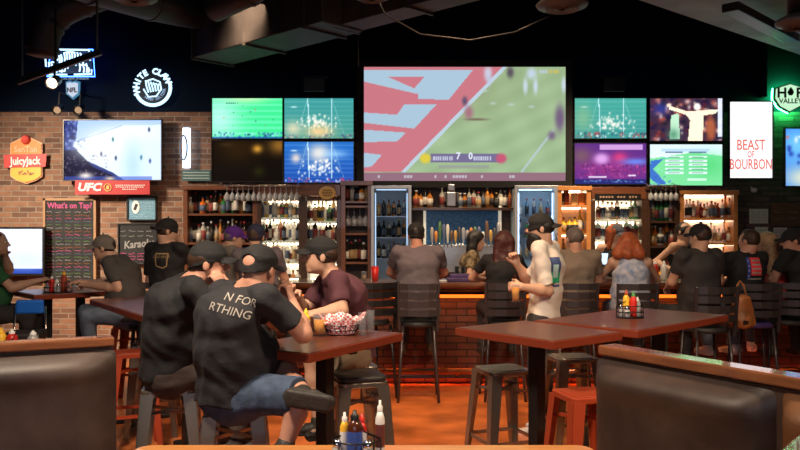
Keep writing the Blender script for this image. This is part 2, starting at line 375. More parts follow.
def person(label, pel, nck, hd, ty=0, hy=None, hp=0, hroll=0, bulk=1.0, fem=False, skin='fair', shirt=None, sleeve=.62, hem=-.06, sleeve_w=.062,
           trousers=None, leg_len=1.0, shoe=None, wr=None, wl=None, er=None, el=None, polr=None, poll=None, hcurl=(.5, .7), hnr=None, hnl=None,
           kr=None, kl=None, ar=None, al=None, fdr=None, fdl=None, hair='short', hairm='brown', cap=None, capyaw=0, capcut=True, beard=None,
           stand=False, h=.009, legs=True, neckcut=.061, tank=False, spine=.035, hs=1.03):
    pel, nck, hd = [np.array(q, float) for q in (pel, nck, hd)]
    dv = hd-nck; dl = np.linalg.norm(dv)
    if dl > .145: nck = hd-dv/dl*.145
    a = math.radians(ty); fw = np.array((math.sin(a), math.cos(a), 0)); rt = np.array((math.cos(a), -math.sin(a), 0))
    root = empty('person', (pel[0], pel[1], 0), 0, label, 'person'); B = bulk
    sw = (.152 if fem else .178)*(.55+.45*B)
    up = nrm(nck-pel); w_ = pel+(nck-pel)*.38-fw*spine*.6; c_ = pel+(nck-pel)*.74-fw*spine; top = nck-up*.03-fw*.012
    def torso(f, e, armhole=True):
        f.ecap(pel-up*.01, w_, (.158*B+e, .115*B+e), ((.135 if fem else .152)*B+e, .108*B+e), rt, .03)
        f.ecap(w_, c_, ((.135 if fem else .152)*B+e, .108*B+e), ((.142 if fem else .168)*(.5+.5*B)+e, .112*(.5+.5*B)+e), rt, .05)
        f.ecap(c_, top, ((.142 if fem else .168)*(.5+.5*B)+e, .108+e), (.10+e, .062+e), rt, .05)
        if B > 1.02: f.ell(pel+up*.16+fw*.05*B, ((.14)*B+e, .13*B+e, .13*B+e), np.stack([rt, fw, UP], 1), .06)
        if fem:
            for sgn in (1, -1): f.ell(c_+fw*.085+rt*sgn*.065-up*.06, (.055+e, .05+e, .055+e), None, .04)
    sh = {1: nck+rt*sw-up*.036-fw*.01, -1: nck-rt*sw-up*.036-fw*.01}
    l1, l2 = .285, .255
    W = {}; E = {}
    for sg, wt, e0, pl in ((1, wr, er, polr), (-1, wl, el, poll)):
        if wt is None: wt = nck+fw*.36+rt*sg*.13; wt[2] = 1.165
        wt = np.array(wt, float)
        if e0 is None: e, wt = ik(sh[sg], wt, l1, l2, pl if pl is not None else (-UP*.9+rt*sg*.5-fw*.2))
        else: e = np.array(e0, float)
        E[sg] = e; W[sg] = wt
    # head frame
    yaw = math.radians(ty if hy is None else hy)
    R = Matrix.Rotation(-yaw, 3, 'Z') @ Matrix.Rotation(math.radians(-hp), 3, 'X') @ Matrix.Rotation(math.radians(hroll), 3, 'Y')
    R = np.array(R); H = lambda x, y, z: hd+hs*(R @ np.array((x, y, z), float))
    def hn(v): return R @ np.array(v, float)
    # ---- body
    f = Field(); torso(f, -.006)
    f.cone(nck-up*.03-fw*.005, H(0, -.034, -.055), .064 if not fem else .050, .055 if not fem else .043, .022)
    f.ell(H(0, -.008, .03), np.array((.075, .094, .088))*hs, R, .02); f.ell(H(0, .022, -.03), np.array((.061, .074, .086))*hs, R, .02)
    f.ell(H(0, .068, -.094), np.array((.028, .02, .018))*hs, R, .02)
    f.cone(H(0, .094, .014), H(0, .114, -.024), .007, .0125, .012); f.ell(H(.012, .1, -.029), (.008, .008, .007), R, .006); f.ell(H(-.012, .1, -.029), (.008, .008, .007), R, .006)
    f.cone(H(-.035, .083, .027), H(.035, .083, .027), .009, .009, .012); f.cone(H(-.019, .089, -.056), H(.019, .089, -.056), .0065, .0065, .007); f.cone(H(-.015, .087, -.067), H(.015, .087, -.067), .007, .007, .006)
    for sg in (1, -1):
        f.ell(H(sg*.031, .097, .008), (.013, .012, .009), R, .008, op=1)
        f.ell(H(sg*.077, -.008, -.008), np.array((.010, .019, .031))*hs, R, .008); f.ell(H(sg*.09, .0, -.006), (.006, .009, .016), R, .01, op=1)
        f.cone(nck-up*.012, sh[sg]+up*.005, .050, .048, .035)
        f.cone(sh[sg], E[sg], (.043 if fem else .052)*(.6+.4*B), (.034 if fem else .042), .03); f.cone(E[sg], E[sg]+(W[sg]-E[sg])*.3, .037 if fem else .045, .038 if fem else .048, .02); f.cone(E[sg]+(W[sg]-E[sg])*.3, W[sg], .038 if fem else .048, .029, .02)
        fd = nrm(W[sg]-E[sg]); hnn = {1: hnr, -1: hnl}[sg]
        hand(f, W[sg], fd if hnn is None or len(hnn) < 2 else hnn[1], (-UP-rt*sg*.3) if hnn is None else hnn[0], (-rt*sg*.6+UP*.5+fw*.2), hcurl, .92 if fem else 1.0)
    hipj = {1: pel+rt*.088-UP*.015, -1: pel-rt*.088-UP*.015}; K = {}; A = {}; FD = {}
    for sg, k0, a0, fd0 in ((1, kr, ar, fdr), (-1, kl, al, fdl)):
        if k0 is None: k0 = hipj[sg]+(fw*.03-UP*.43 if stand else fw*.42+rt*sg*.06-UP*.005)
        k0 = np.array(k0, float)
        if a0 is None: a0 = k0+(-fw*.02-UP*.42 if stand else -fw*.04-UP*.41)
        K[sg] = k0; A[sg] = np.array(a0, float); FD[sg] = nrm(fw+rt*sg*.15 if fd0 is None else fd0)
        if stand and a0 is None: A[sg][2] = .09
        if legs:
            f.cone(hipj[sg], K[sg], .082*(.5+.5*B), .056, .05); f.cone(K[sg], K[sg]+(A[sg]-K[sg])*.3, .054, .056, .02); f.cone(K[sg]+(A[sg]-K[sg])*.3, A[sg], .056, .036, .02)
            dn = nrm(A[sg]-K[sg]); ft = FD[sg]
            f.cone(A[sg]+dn*.035-ft*.03, A[sg]+dn*.045+ft*.12, .032, .024, .03)
    body = field_obj('body', f, h, SK[skin], root)
    # ---- eyes
    for sg in (1, -1):
        m = MB(); T = Matrix.Translation(V(H(sg*.031, .080, .008))-root.location) @ Matrix(R.tolist()).to_4x4() @ Matrix.Rotation(-PI/2, 4, 'X')
        prof = [(.0115*math.sin(t), .0115*math.cos(t)) for t in [PI*i/8 for i in range(9)]]
        m.lathe(prof, 10, T, [1]*2+[0]*6); m.build('eye', [EYE, IRIS], root, True)
    # ---- clothes
    bel = pel+UP*hem
    if shirt:
        f = Field(); e = .013
        torso(f, e)
        f.ecap(pel-up*.07, pel+up*.02, (.165*B+e, .118*B+e), (.16*B+e, .115*B+e), rt, .03)
        for sg in (1, -1):
            if not tank:
                en = sh[sg]+(E[sg]-sh[sg])*min(sleeve, .97); ad = nrm(E[sg]-sh[sg])
                f.cone(nck-up*.008, sh[sg]+up*.005, .058, .058, .03)
                f.cone(sh[sg], en+ad*.06, .066*(.6+.4*B) if not fem else .056, (sleeve_w if not fem else sleeve_w*.85), .03, clip=[(en, ad)])
                if sleeve > 1:
                    fd = nrm(W[sg]-E[sg]); f.cone(E[sg], W[sg], .056, .046, .03, clip=[(W[sg]-fd*.02, fd)]); f.cone(sh[sg], E[sg], .066, .056, .03)
            else: f.cone(nck-up*.05+rt*sg*.05, sh[sg]-rt*sg*.055, .045, .04, .02)
        f.ell(bel, (2, 2, 2), None, clip=[(bel, -UP)], op=2)
        ncp = nck-up*.005; f.cone(ncp, ncp+nrm(hd-ncp)*.15, neckcut+.004, neckcut+.03, op=1)
        if tank:
            for sg in (1, -1): f.ell(sh[sg]+rt*sg*.02, (.075, .085, .10), np.stack([rt, fw, UP], 1), op=1)
        sobj = field_obj('shirt', f, h, shirt, root, noise=.0045)
    else: sobj = None
    if trousers and legs:
        f = Field(); e = .014
        f.ecap(pel-UP*.04, pel+up*.06, (.155*B+e, .112*B+e), (.150*B+e, .108*B+e), rt, .03, clip=[(pel+up*.08, up)])
        for sg in (1, -1):
            f.cone(hipj[sg], K[sg], .086*(.5+.5*B)+e, .062+e, .05)
            dn = nrm(A[sg]-K[sg])
            if leg_len >= .99: f.cone(K[sg], A[sg]-dn*.03, .058+e, .045+e, .03, clip=[(A[sg]-dn*.01, dn)])
        if leg_len < .99:
            f2 = Field(); f2.ecap(pel-UP*.04, pel+up*.06, (.155*B+e, .112*B+e), (.150*B+e, .108*B+e), rt, .03, clip=[(pel+up*.08, up)])
            for sg in (1, -1):
                kd = nrm(K[sg]-hipj[sg]); en = hipj[sg]+(K[sg]-hipj[sg])*leg_len
                f2.cone(hipj[sg], en+kd*.05, .086*(.5+.5*B)+e, .078+e, .05, clip=[(en, kd)])
            f = f2
        field_obj('shorts' if leg_len < .99 else 'trousers', f, h, trousers, root, noise=.003)
    if shoe and legs:
        for sg in (1, -1):
            f = Field(); dn = nrm(A[sg]-K[sg]); ft = FD[sg]; dn2 = nrm(dn-ft*(dn@ft)); sdv = np.cross(ft, dn2); o = A[sg]+dn2*.045
            f.ecap(o-ft*.045, o+ft*.07, (.038, .04), (.046, .032), sdv, .02); f.ecap(o+ft*.07+dn2*.008, o+ft*.155+dn2*.012, (.046, .03), (.036, .022), sdv, .02)
            f.cone(A[sg]-dn*.01, o-ft*.01, .046, .045, .02)
            f.ecap(o-ft*.05+dn2*.036, o+ft*.15+dn2*.036, (.044, .014), (.044, .014), sdv, .006, clip=[(o+dn2*.046, dn2)])
            field_obj('shoe', f, .007, shoe, root)
    # ---- hair, beard, cap
    hm = HR[hairm]
    if hair:
        f = Field()
        if hair == 'short':
            f.ell(H(0, -.014, .026), np.array((.081, .098, .092))*hs, R, .01, clip=[(H(0, .05, .04), hn((0, .9, -.35))), (H(0, 0, -.062), hn((0, .25, -1)))])
        else:
            f.ell(H(0, -.012, .03), np.array((.090, .108, .100))*hs, R, .01, clip=[(H(0, .062, .03), hn((0, .85, -.5)))])
            ln = {'bob': .11, 'long': .36, 'mid': .24}[hair]
            for x in (-.055, 0, .055):
                a0 = H(x, -.055, .02); f.cone(a0, a0-UP*ln-fw*(.035 if hair != 'bob' else .015)+rt*x*(.5 if hair != 'bob' else .9), .05, .042 if hair != 'bob' else .06, .03)
            for sg in (1, -1): a0 = H(sg*.07, -.01, .0); f.cone(a0, a0-UP*ln*.75+hn((sg*.01, -.02, 0)), .032, .028, .03)
        field_obj('hair', f, h*.8, hm, root, noise=.0035)
    if beard:
        f = Field(); f.ell(H(0, .045, -.08), (.068, .068, .070), R, .01); f.ell(H(0, .075, -.130), (.046, .044, .058), R, .02)
        f.ell(H(0, .105, -.058), (.022, .012, .006), R, op=1)
        f.ell(H(0, 0, 0), (2, 2, 2), None, clip=[(H(0, 0, -.012), hn((0, .22, 1)))], op=2)
        field_obj('beard', f, .006, HR[beard], root, noise=.003)
    if cap:
        Rc = R @ np.array(Matrix.Rotation(math.radians(-capyaw), 3, 'Z')); C = lambda x, y, z: hd+hs*(Rc @ np.array((x, y, z), float)); cn = lambda v: Rc @ np.array(v, float)
        f = Field()
        f.ell(C(0, -.004, .046), np.array((.083, .103, .082))*hs, Rc, .004, clip=[(C(0, 0, .04), cn((0, 0, -1)))])
        f.ecap(C(0, -.004, -.02), C(0, -.004, .06), (.082*hs, .101*hs), (.083*hs, .103*hs), cn((1, 0, 0)), .012, clip=[(C(0, 0, .002), cn((0, .28, -1))), (C(0, 0, .06), cn((0, 0, 1)))])
        f.cone(C(0, -.004, .136), C(0, -.004, .14), .009, .008, .004)
        if capyaw != 0 or not capcut: by = .11
        else: by = .11
        f.ell(C(0, by+.008, .028), np.array((.060, .058, .0085)), Rc, .012)
        for sg in (1, -1):
            Rb = Rc @ np.array(Matrix.Rotation(sg*.42, 3, 'Y')); f.ell(C(sg*.036, by-.003, .021), np.array((.040, .052, .0085)), Rb, .012)
        f.ell(C(0, -.12, .040), (.040, .06, .028), Rc, op=1)
        f.ell(C(0, -.006, .03), np.array((.068, .087, .080))*hs, Rc, op=1)
        f.ecap(C(0, -.006, -.05), C(0, -.006, .02), (.068*hs, .087*hs), (.068*hs, .087*hs), cn((1, 0, 0)), op=1, clip=[(C(0, 0, .03), cn((0, 0, 1)))])
        field_obj('cap', f, .006, cap, root)
    return root, sobj, dict(H=H, W=W, E=E, K=K, A=A, sh=sh, body=body, fw=fw, rt=rt)

def project(me, target, root, org, dirn, upv=(0, 0, 1), off=.003):
    """lay a flat mesh (x right, y up) on the cloth of target, seen along dirn"""
    d = V(dirn).normalized(); u = V(upv); u = (u-d*u.dot(d)).normalized(); r = d.cross(u)
    bvh = BVHTree.FromPolygons([v.co.copy() for v in target.data.vertices], [tuple(p.vertices) for p in target.data.polygons])
    o = V(org)-root.location
    for v in me.vertices:
        p = o+r*v.co.x+u*v.co.y-d*.6; hit = bvh.ray_cast(p, d)
        v.co = (hit[0] if hit[0] is not None else p+d*.6)-d*(off+max(0, v.co.z)*.2)
    me.update()
def subdiv_rect(x0, x1, y0, y1, n=10, col=None):
    me = bpy.data.meshes.new('patch'); vs = [(x0+(x1-x0)*i/n, y0+(y1-y0)*j/n, 0) for j in range(n+1) for i in range(n+1)]
    me.from_pydata(vs, [], [(j*(n+1)+i, j*(n+1)+i+1, (j+1)*(n+1)+i+1, (j+1)*(n+1)+i) for j in range(n) for i in range(n)]); return me
def shirt_text(txt, size, m, sobj, root, org, dirn, upv=(0, 0, 1), name='shirt_lettering', **k):
    me = text_mesh(txt, size, 0, **k); me.materials.clear(); me.materials.append(m); project(me, sobj, root, org, dirn, upv, .004); return link_mesh(name, me, root)
def shirt_patch(rect, m, sobj, root, org, dirn, upv=(0, 0, 1), name='shirt_print', off=.003):
    me = subdiv_rect(*rect); me.materials.append(m); project(me, sobj, root, org, dirn, upv, off); return link_mesh(name, me, root)

# ================================================================== STRUCTURE
WY = 11.0; CEIL = 5.6
struct('floor', MB().box((0, 4, -.05), (18, 16, .1)), M['floor'])
struct('ceiling', MB().box((0, 4, CEIL+.05), (18, 16, .1)), M['ceiling'])
ZB = Z(112, WY)
struct('wall_back', MB().box((0, WY+.1, (ZB+CEIL)/2), (18, .2, CEIL-ZB)), M['black_paint'])
struct('wall_back_brick_left', MB().box(((X(217, WY)-9)/2, WY+.1, ZB/2), (X(217, WY)+9, .2, ZB)), M['brick'])
struct('wall_back_centre', MB().box(((X(217, WY)+X(738, WY))/2, WY+.1, ZB/2), (X(738, WY)-X(217, WY), .2, ZB)), M['brick_dark'])
struct('wall_back_brick_right', MB().box(((X(738, WY)+9)/2, WY+.1, ZB/2), (9-X(738, WY), .2, ZB)), M['brick_dark'])
struct('wall_left', MB().box((-9.1, 4, CEIL/2), (.2, 16, CEIL)), M['black_paint'])
struct('wall_right', MB().box((9.1, 4, CEIL/2), (.2, 16, CEIL)), M['black_paint'])
struct('wall_front', MB().box((0, -4.1, CEIL/2), (18, .2, CEIL)), M['black_paint'])
struct('added_edge_strip', MB().box((X(762.5, WY)-.02, WY-.06, (ZB+.2+CEIL)/2), (.06, .12, CEIL-ZB-.2)), M['black_paint'])  # made-up strip, added to catch the sign's green light at the wall edge
# soffit on the right, duct work
so = MB(); a0 = (2.30, 7.5); a1 = (5.03, 9.8); dx, dy = .763, .645
so.prism([(a0[0]-dx*2.2, a0[1]-dy*2.2), (9, a0[1]+(9-a0[0])*dy/dx), (9, 3.2), (a0[0]-dx*2.2+1.2, 3.2)], 3.9, 4.5)
so = so.build('ceiling_soffit', M['soffit']); so['kind'] = 'structure'
def rect_duct(name, pts, wd, h, zb, m, label):
    root = empty(name, (pts[0][0], pts[0][1], zb), 0, label, 'duct', None); L = root.location
    a, b = V((*pts[0], 0)), V((*pts[1], 0)); d = (b-a).normalized(); n = V((-d.y, d.x, 0))
    f = MB(); f.bar((0, 0, h/2), (b-a)+V((0, 0, h/2)), wd, h); f.build('duct_body', m, root, bevel=.01)
    ln = (b-a).length; k = 0
    while k*1.1 < ln:
        q = MB(); q.bar(d*(k*1.1)+V((0, 0, h/2)), d*(k*1.1+.03)+V((0, 0, h/2)), wd+.05, h+.05); q.build('duct_flange', m, root); k += 1
    for t in (.2, .7):
        for s in (-1, 1): st = MB(); p = d*ln*t+n*s*(wd/2+.02); st.tube([p+V((0, 0, 0)), p+V((0, 0, CEIL-zb))], .006, 5); st.build('hanger_rod', M['black_metal'], root)
    return root
rect_duct('rectangular_duct', ((-2.45, 10.2), (-.62, 8.48)), .60, .55, 3.9, M['duct_brown'], 'large rectangular sheet metal duct with flanges hung under the dark ceiling')
rect_duct('rectangular_duct', ((-.60, 8.66), (1.6, 6.55)), .34, .5, 3.92, M['duct_brown'], 'narrower rectangular duct continuing from the wide one above the big screen')
def pipe(name, pts, r, m, label, ends=True):
    root = empty(name, pts[0], 0, label, 'duct'); L = root.location
    f = MB(); f.tube([V(p)-L for p in pts], r, 20); f.build('pipe_body', m, root, True)
    for i in range(1, len(pts)-1, max(1, len(pts)//4)):
        q = MB(); p = V(pts[i])-L; t = (V(pts[i+1])-V(pts[i-1])).normalized(); q.tube([p-t*.02, p+t*.02], r+.012, 20); q.build('pipe_collar', m, root)
    return root
def arc(pts, n=6):
    out = []
    for i in range(len(pts)-2):
        pass
    P_ = [V(p) for p in pts]
    for i in range(1, len(P_)-1):
        for t in np.linspace(0, 1, n): a = P_[i-1].lerp(P_[i], .5 if i > 1 else 0) if i > 1 else P_[0]; b = P_[i]; c = P_[i].lerp(P_[i+1], .5) if i < len(P_)-2 else P_[-1]; out.append((a*(1-t)**2+b*2*t*(1-t)+c*t*t))
    return out
pipe('round_duct', [P(214, 18, 10.2), P(150, 4, 9.2), P(90, -14, 8.2), P(40, -34, 7.6), P(-60, -70, 7.0)], .19, M['duct'], 'long round duct running down across the top left of the ceiling')
pipe('round_duct', arc([P(42, 56, 8.4), P(44, 30, 8.4), P(62, 8, 8.4), P(105, -6, 8.5)], 8), .16, M['duct_brown'], 'curved round duct elbow pointing down beside the blue neon sign')
pipe('round_duct', [P(214, 9, 7.5), P(250, -8, 7.2), P(300, -40, 6.8), P(340, -70, 6.5)], .125, M['duct_brown'], 'short round duct with a closed end beside the wide rectangular duct')
def diffuser(px, py, d, r, label, grp=None):
    root = empty('ceiling_diffuser', P(px, py, d), 0, label, 'diffuser'); m = MB()
    m.lathe([(r*.25, .0), (r*.42, -.02), (r*.45, .0), (r*.62, -.02), (r*.66, .0), (r*.95, .01), (r, .03), (r*.9, .05), (r*.45, .09), (.02, .1)], 28); m.build('dish', mat('diffuser_metal', (.11, .095, .09), .5, metal=.3), root, True)
    m = MB(); m.lathe([(.03, -.015), (r*.2, -.02), (r*.25, 0), (.02, .05)], 20); m.build('centre_cone', mat('diffuser_metal'), root, True)
    m = MB(); m.tube([(0, 0, .08), (0, 0, CEIL-root.location.z)], r*.45, 20); m.build('drop_pipe', M['black_metal'], root, True)
diffuser(134, 0, 6.6, .2, 'round metal ceiling diffuser above the round white neon logo')
diffuser(372, -2, 6.6, .17, 'round metal ceiling diffuser directly above the big screen left half')
diffuser(562, 8, 6.6, .22, 'round metal ceiling diffuser with drooping cable, above right of big screen')
diffuser(797, 26, 6.0, .16, 'round ceiling diffuser at the soffit above the green shield sign')
m = MB(); a = [P(372, -12, 6.8), P(385, 14, 6.9), P(420, 34, 7), P(470, 40, 7), P(515, 32, 6.8), P(550, 16, 6.6)]; m.tube(a, .007, 6)
tag(m.build('ceiling_cable', M['plastic'], None, True), 'thin grey cable drooping below the ceiling above the big screen', 'cable')
m = MB(); m.tube([P(358, -10, 10.2), P(358.5, 66, 10.2)], .008, 6); tag(m.build('screen_cable', M['plastic'], None, True), 'straight hanging cable beside the left edge of big screen', 'cable')
m = MB(); m.bar(P(730, -4, 7.2)-V((0, 0, .1)), P(792, 24, 8.4)-V((0, 0, .16)), .16, .08); tag(m.build('soffit_gap_bar', M['black_metal'], None, bevel=.01), 'dark bar standing for the gap line under the grey soffit', 'track')  # dark bar added in place of the dark seam gap in the soffit
# truss bar with spotlights at left
root = empty('light_track', P(17, 82, 8.0), 0, 'slanting metal track bar in front of the blue neon sign', 'track'); L = root.location
m = MB(); m.bar((0, 0, 0), P(101, 52, 8.0)-L, .05, .06); m.build('track_bar', M['black_metal'], root, bevel=.005)
m = MB(); m.tube([P(97, 52, 8.0)-L, P(97, -30, 8.0)-L], .012, 6); m.tube([P(22, 80, 8)-L, P(22, -40, 8)-L], .012, 6); m.build('hanger_rod', M['black_metal'], root)
def spot(px, py, d, lit, label):
    root = empty('spotlight', P(px, py, d), 0, label, 'spotlight')
    m = MB(); T = Matrix.Rotation(math.radians(-65), 4, 'X')
    m.lathe([(.0, .14), (.05, .13), (.055, .02), (.065, -.02), (.06, -.02), (.05, .0)], 16, T); m.build('housing', M['black_metal'] if not lit else M['steel'], root, True)
    m = MB(); m.lathe([(.001, .0), (.05, .0)], 16, T); m.build('lens', emis('spot_lens', (1, .76, .46), 8) if lit else mat('spot_glass', (.5, .4, .3), .2), root)
    m = MB(); m.tube([(0, .05, .03), (0, .08, .25)]+([(0, .08, CEIL-root.location.z)] if lit else [(0, WY-d, .25)]), .012, 6); m.build('bracket', M['black_metal'], root)
spot(52, 83, 7.9, True, 'small lit spotlight glowing warm under the neon sign')
spot(57, 110, 10.6, False, 'left unlit spotlight head above the wall television showing ice hockey')
spot(78, 110, 10.6, False, 'right unlit spotlight head above the wall television showing ice hockey')
for px, lb in ((315, 'black bracket speaker on the dark wall left of the big screen'), (612, 'black bracket speaker on the dark wall right of the big screen')):
    root = empty('wall_speaker', P(px, 86, WY-.12), 0, lb, 'speaker')
    m = MB(); m.box((0, -.03, 0), (.30, .2, .2)); m.build('cabinet', M['plastic'], root, bevel=.015)
    m = MB(); m.box((0, -.02, .115), (.38, .04, .03)); m.build('bracket', M['black_metal'], root); m = MB(); m.box((.1, .06, .1), (.03, .16, .04)); m.build('wall_mount', M['black_metal'], root)

# ================================================================== SCREENS
def canvas(w, h, c=(0, 0, 0)): a = np.zeros((h, w, 3)); a[:] = np.array(c)/255.; return a
def grid(a): h, w, _ = a.shape; return np.meshgrid((np.arange(w)+.5)/w, (np.arange(h)+.5)/h)
def poly(a, pts, c, al=1):
    u, v = grid(a); ins = np.zeros(u.shape, bool); n = len(pts)
    for i in range(n):
        x1, y1 = pts[i]; x2, y2 = pts[(i+1) % n]
        if y1 == y2: continue
        ins ^= ((y1 > v) != (y2 > v)) & (u < (x2-x1)*(v-y1)/(y2-y1)+x1)
    a[ins] = a[ins]*(1-al)+np.array(c)/255.*al
def rect(a, x0, y0, x1, y1, c, al=1): poly(a, [(x0, y0), (x1, y0), (x1, y1), (x0, y1)], c, al)
def blob(a, x, y, rx, ry, c, al=1, p=1):
    u, v = grid(a); k = (al*np.exp(-(((u-x)/rx)**2+((v-y)/ry)**2)**p))[..., None]; a[:] = a*(1-k)+np.array(c)/255.*k
def line(a, x0, y0, x1, y1, wd, c, al=1):
    dx, dy = x1-x0, y1-y0; L = math.hypot(dx, dy); nx, ny = -dy/L*wd, dx/L*wd
    poly(a, [(x0-nx, y0-ny), (x1-nx, y1-ny), (x1+nx, y1+ny), (x0+nx, y0+ny)], c, al)
def speck(a, x0, y0, x1, y1, n, cols, rx=.008, ry=.012, al=.8):
    for _ in range(n): blob(a, rng.uniform(x0, x1), rng.uniform(y0, y1), rx*rng.uniform(.5, 1.4), ry*rng.uniform(.5, 1.4), cols[rng.randint(len(cols))], al)
def screen(name, px0, py0, px1, py1, d, art, strength, label, bez=.02, bezel_m=None, ty=None, cat='television', group=None, rz=0):
    """a flat panel: bezel, rear case, picture. the pixel box is that of the picture"""
    xc, zc = X((px0+px1)/2, d), Z((py0+py1)/2, d); W_, H_ = (px1-px0)*d/F, (py1-py0)*d/F
    root = empty(name, (xc, d, zc), rz, label, cat, group)
    m = MB(); b = bez
    for c, s in (((0, 0, H_/2+b/2), (W_+2*b, .05, b)), ((0, 0, -H_/2-b/2), (W_+2*b, .05, b)), ((-W_/2-b/2, 0, 0), (b, .05, H_)), ((W_/2+b/2, 0, 0), (b, .05, H_))): m.box(c, s)
    m.build('bezel', bezel_m or M['plastic'], root)
    m = MB(); m.box((0, .025, 0), (W_+b, .03, H_+b)); m.box((0, .055, 0), (W_*.4, .05, H_*.4)); m.build('rear_case', M['plastic'], root)
    h, w_, _ = art.shape; u = np.linspace(-W_/2, W_/2, w_); v = np.linspace(H_/2, -H_/2, h)
    vs = np.zeros((h*w_, 3)); vs[:, 0] = np.tile(u, h); vs[:, 2] = np.repeat(v, w_); vs[:, 1] = -.003
    i = np.arange(h*w_).reshape(h, w_); fs = np.stack([i[1:, :-1], i[1:, 1:], i[:-1, 1:], i[:-1, :-1]], -1).reshape(-1, 4)
    me = bpy.data.meshes.new('picture'); me.from_pydata(vs.tolist(), [], fs.tolist())
    at = me.color_attributes.new('picture', 'FLOAT_COLOR', 'POINT'); c = np.clip(art.reshape(-1, 3), 0, 1); lin = np.where(c <= .04045, c/12.92, ((c+.055)/1.055)**2.4)
    at.data.foreach_set('color', np.concatenate([lin, np.ones((len(lin), 1))], 1).astype(np.float32).ravel())
    me.materials.append(vcol_mat('screen_glow_%.2f' % strength, strength)); link_mesh('picture', me, root)
    return root, W_, H_
# the big projection screen
a = canvas(300, 170, (162, 188, 146)); u, v = grid(a)
a += (.03*np.sin(u*30+v*14)*np.sin(v*22))[..., None]; blob(a, .45, .2, .35, .25, (146, 158, 116), .5)
poly(a, [(0, 0), (.71, 0), (.196, .92), (0, .92)], (205, 122, 134)); LC = (172, 200, 220)
poly(a, [(0, .03), (.54, .03), (.42, .29), (.27, .28), (.27, .24), (0, .13)], LC); poly(a, [(.12, .09), (.3, .09), (.25, .19)], (205, 122, 134))
poly(a, [(0, .40), (.165, .42), (.2, .33), (.36, .33), (.25, .54), (0, .49)], LC); poly(a, [(0, .55), (.21, .575), (.165, .65), (0, .66)], LC)
poly(a, [(0, .75), (.09, .77), (.04, .87), (0, .88)], LC)
line(a, .70, 0, .196, .92, .011, (190, 210, 225)); line(a, .94, .55, .78, .92, .006, (185, 205, 215), .8)
for x, y in ((.64, .32), (.73, .33), (.83, .35), (.6, .21)): blob(a, x, y, .015, .012, (190, 210, 205), .8)
for x, y, rx, ry, c in ((.615, .06, .02, .07, (205, 215, 235)), (.62, .12, .012, .05, (190, 200, 225)), (.725, .05, .018, .05, (85, 75, 90)), (.83, .06, .025, .05, (200, 215, 240)), (.80, .17, .012, .07, (205, 220, 240)), (.85, .17, .012, .07, (205, 220, 240)),
                        (.5, .30, .014, .04, (90, 80, 110)), (.52, .40, .022, .06, (170, 110, 130)), (.56, .46, .06, .012, (120, 105, 90)), (.97, .45, .025, .12, (110, 85, 125)), (.93, .6, .02, .04, (120, 100, 130)), (.99, .16, .012, .07, (210, 220, 240))): blob(a, x, y, rx, ry, c, .9, 1.5)
for x in np.arange(.87, .965, .014): rect(a, x, .03, x+.009, .06, (215, 190, 90) if x > .91 else (190, 205, 220), .9)
rect(a, .33, .76, .67, .835, (120, 112, 150)); rect(a, .37, .86, .62, .89, (150, 150, 155), .6); blob(a, .305, .80, .028, .045, (225, 205, 70), 1, 3); blob(a, .68, .80, .028, .045, (200, 90, 120), 1, 3)
for x0, x1 in ((.345, .44), (.545, .63)):
    for x in np.arange(x0, x1, .011): rect(a, x, .783, x+.007, .815, (215, 220, 240), .85)
rect(a, 0, .925, 1, 1, (150, 112, 128)); u, v = grid(a)
for x in (.07, .2, .215, .23, .35, .40, .44, .455, .47, .485, .5, .58, .72, .735): rect(a, x, .945, x+.011, .97, (205, 205, 215), .8)
root, W_, H_ = screen('projection_screen', 364, 67, 565.5, 181, WY-.28, a, .92, 'huge projection screen with black border showing a football end zone', .09, mat('screen_border', (.004, .004, .005), .8), cat='screen')
wl = emis('score_white', (.8, .85, .95), .9)
letter('7', .13, wl, root, (-.09, -.008, -H_*.5+.34), 'score_digit', sx=.9, extrude=.001, bold=.004); letter('0', .13, wl, root, (.08, -.008, -H_*.5+.34), 'score_digit', sx=.9, extrude=.001, bold=.004)
# hockey
a = canvas(150, 92, (214, 232, 255)); u, v = grid(a); a += (.08*(.5-np.abs(u-.45)))[..., None]
poly(a, [(0, 0), (.32, 0), (.14, .2), (.09, .42), (.22, .66), (.5, .87), (.62, 1), (0, 1)], (48, 58, 120)); speck(a, 0, 0, .22, .5, 70, [(150, 170, 230), (25, 30, 70), (90, 110, 190)], .012, .02)
poly(a, [(.0, .5), (.13, .5), (.3, .78), (.55, .96), (.5, 1), (0, 1)], (30, 28, 52)); speck(a, 0, .55, .45, .95, 60, [(90, 80, 110), (20, 20, 45), (130, 110, 120)], .01, .014)
poly(a, [(.14, .0), (1, 0), (1, .08), (.6, .09), (.3, .22), (.12, .36)], (168, 198, 250)); blob(a, .62, .2, .35, .13, (240, 248, 255), .8); blob(a, .35, .45, .25, .2, (248, 252, 255), .9); blob(a, .7, .75, .1, .4, (165, 205, 250), .6)
line(a, .15, .33, .6, .09, .006, (120, 150, 210), .6); rect(a, 0, .93, .9, 1, (70, 90, 190), .6); blob(a, .22, .92, .07, .05, (255, 245, 235), .9); blob(a, .47, .97, .05, .03, (255, 220, 170), .8)
for x, y, c in ((.5, .32, (50, 110, 110)), (.38, .56, (90, 90, 110)), (.53, .63, (30, 35, 60)), (.79, .62, (40, 110, 120)), (.88, .68, (40, 60, 120)), (.87, .16, (30, 40, 70))): blob(a, x, y, .012, .04, c, .95, 1.5)
screen('wall_television', 64, 120.5, 162, 180, WY-.16, a, 1.15, 'wide wall television showing white ice hockey rink on the brick wall', .015, rz=-.03)
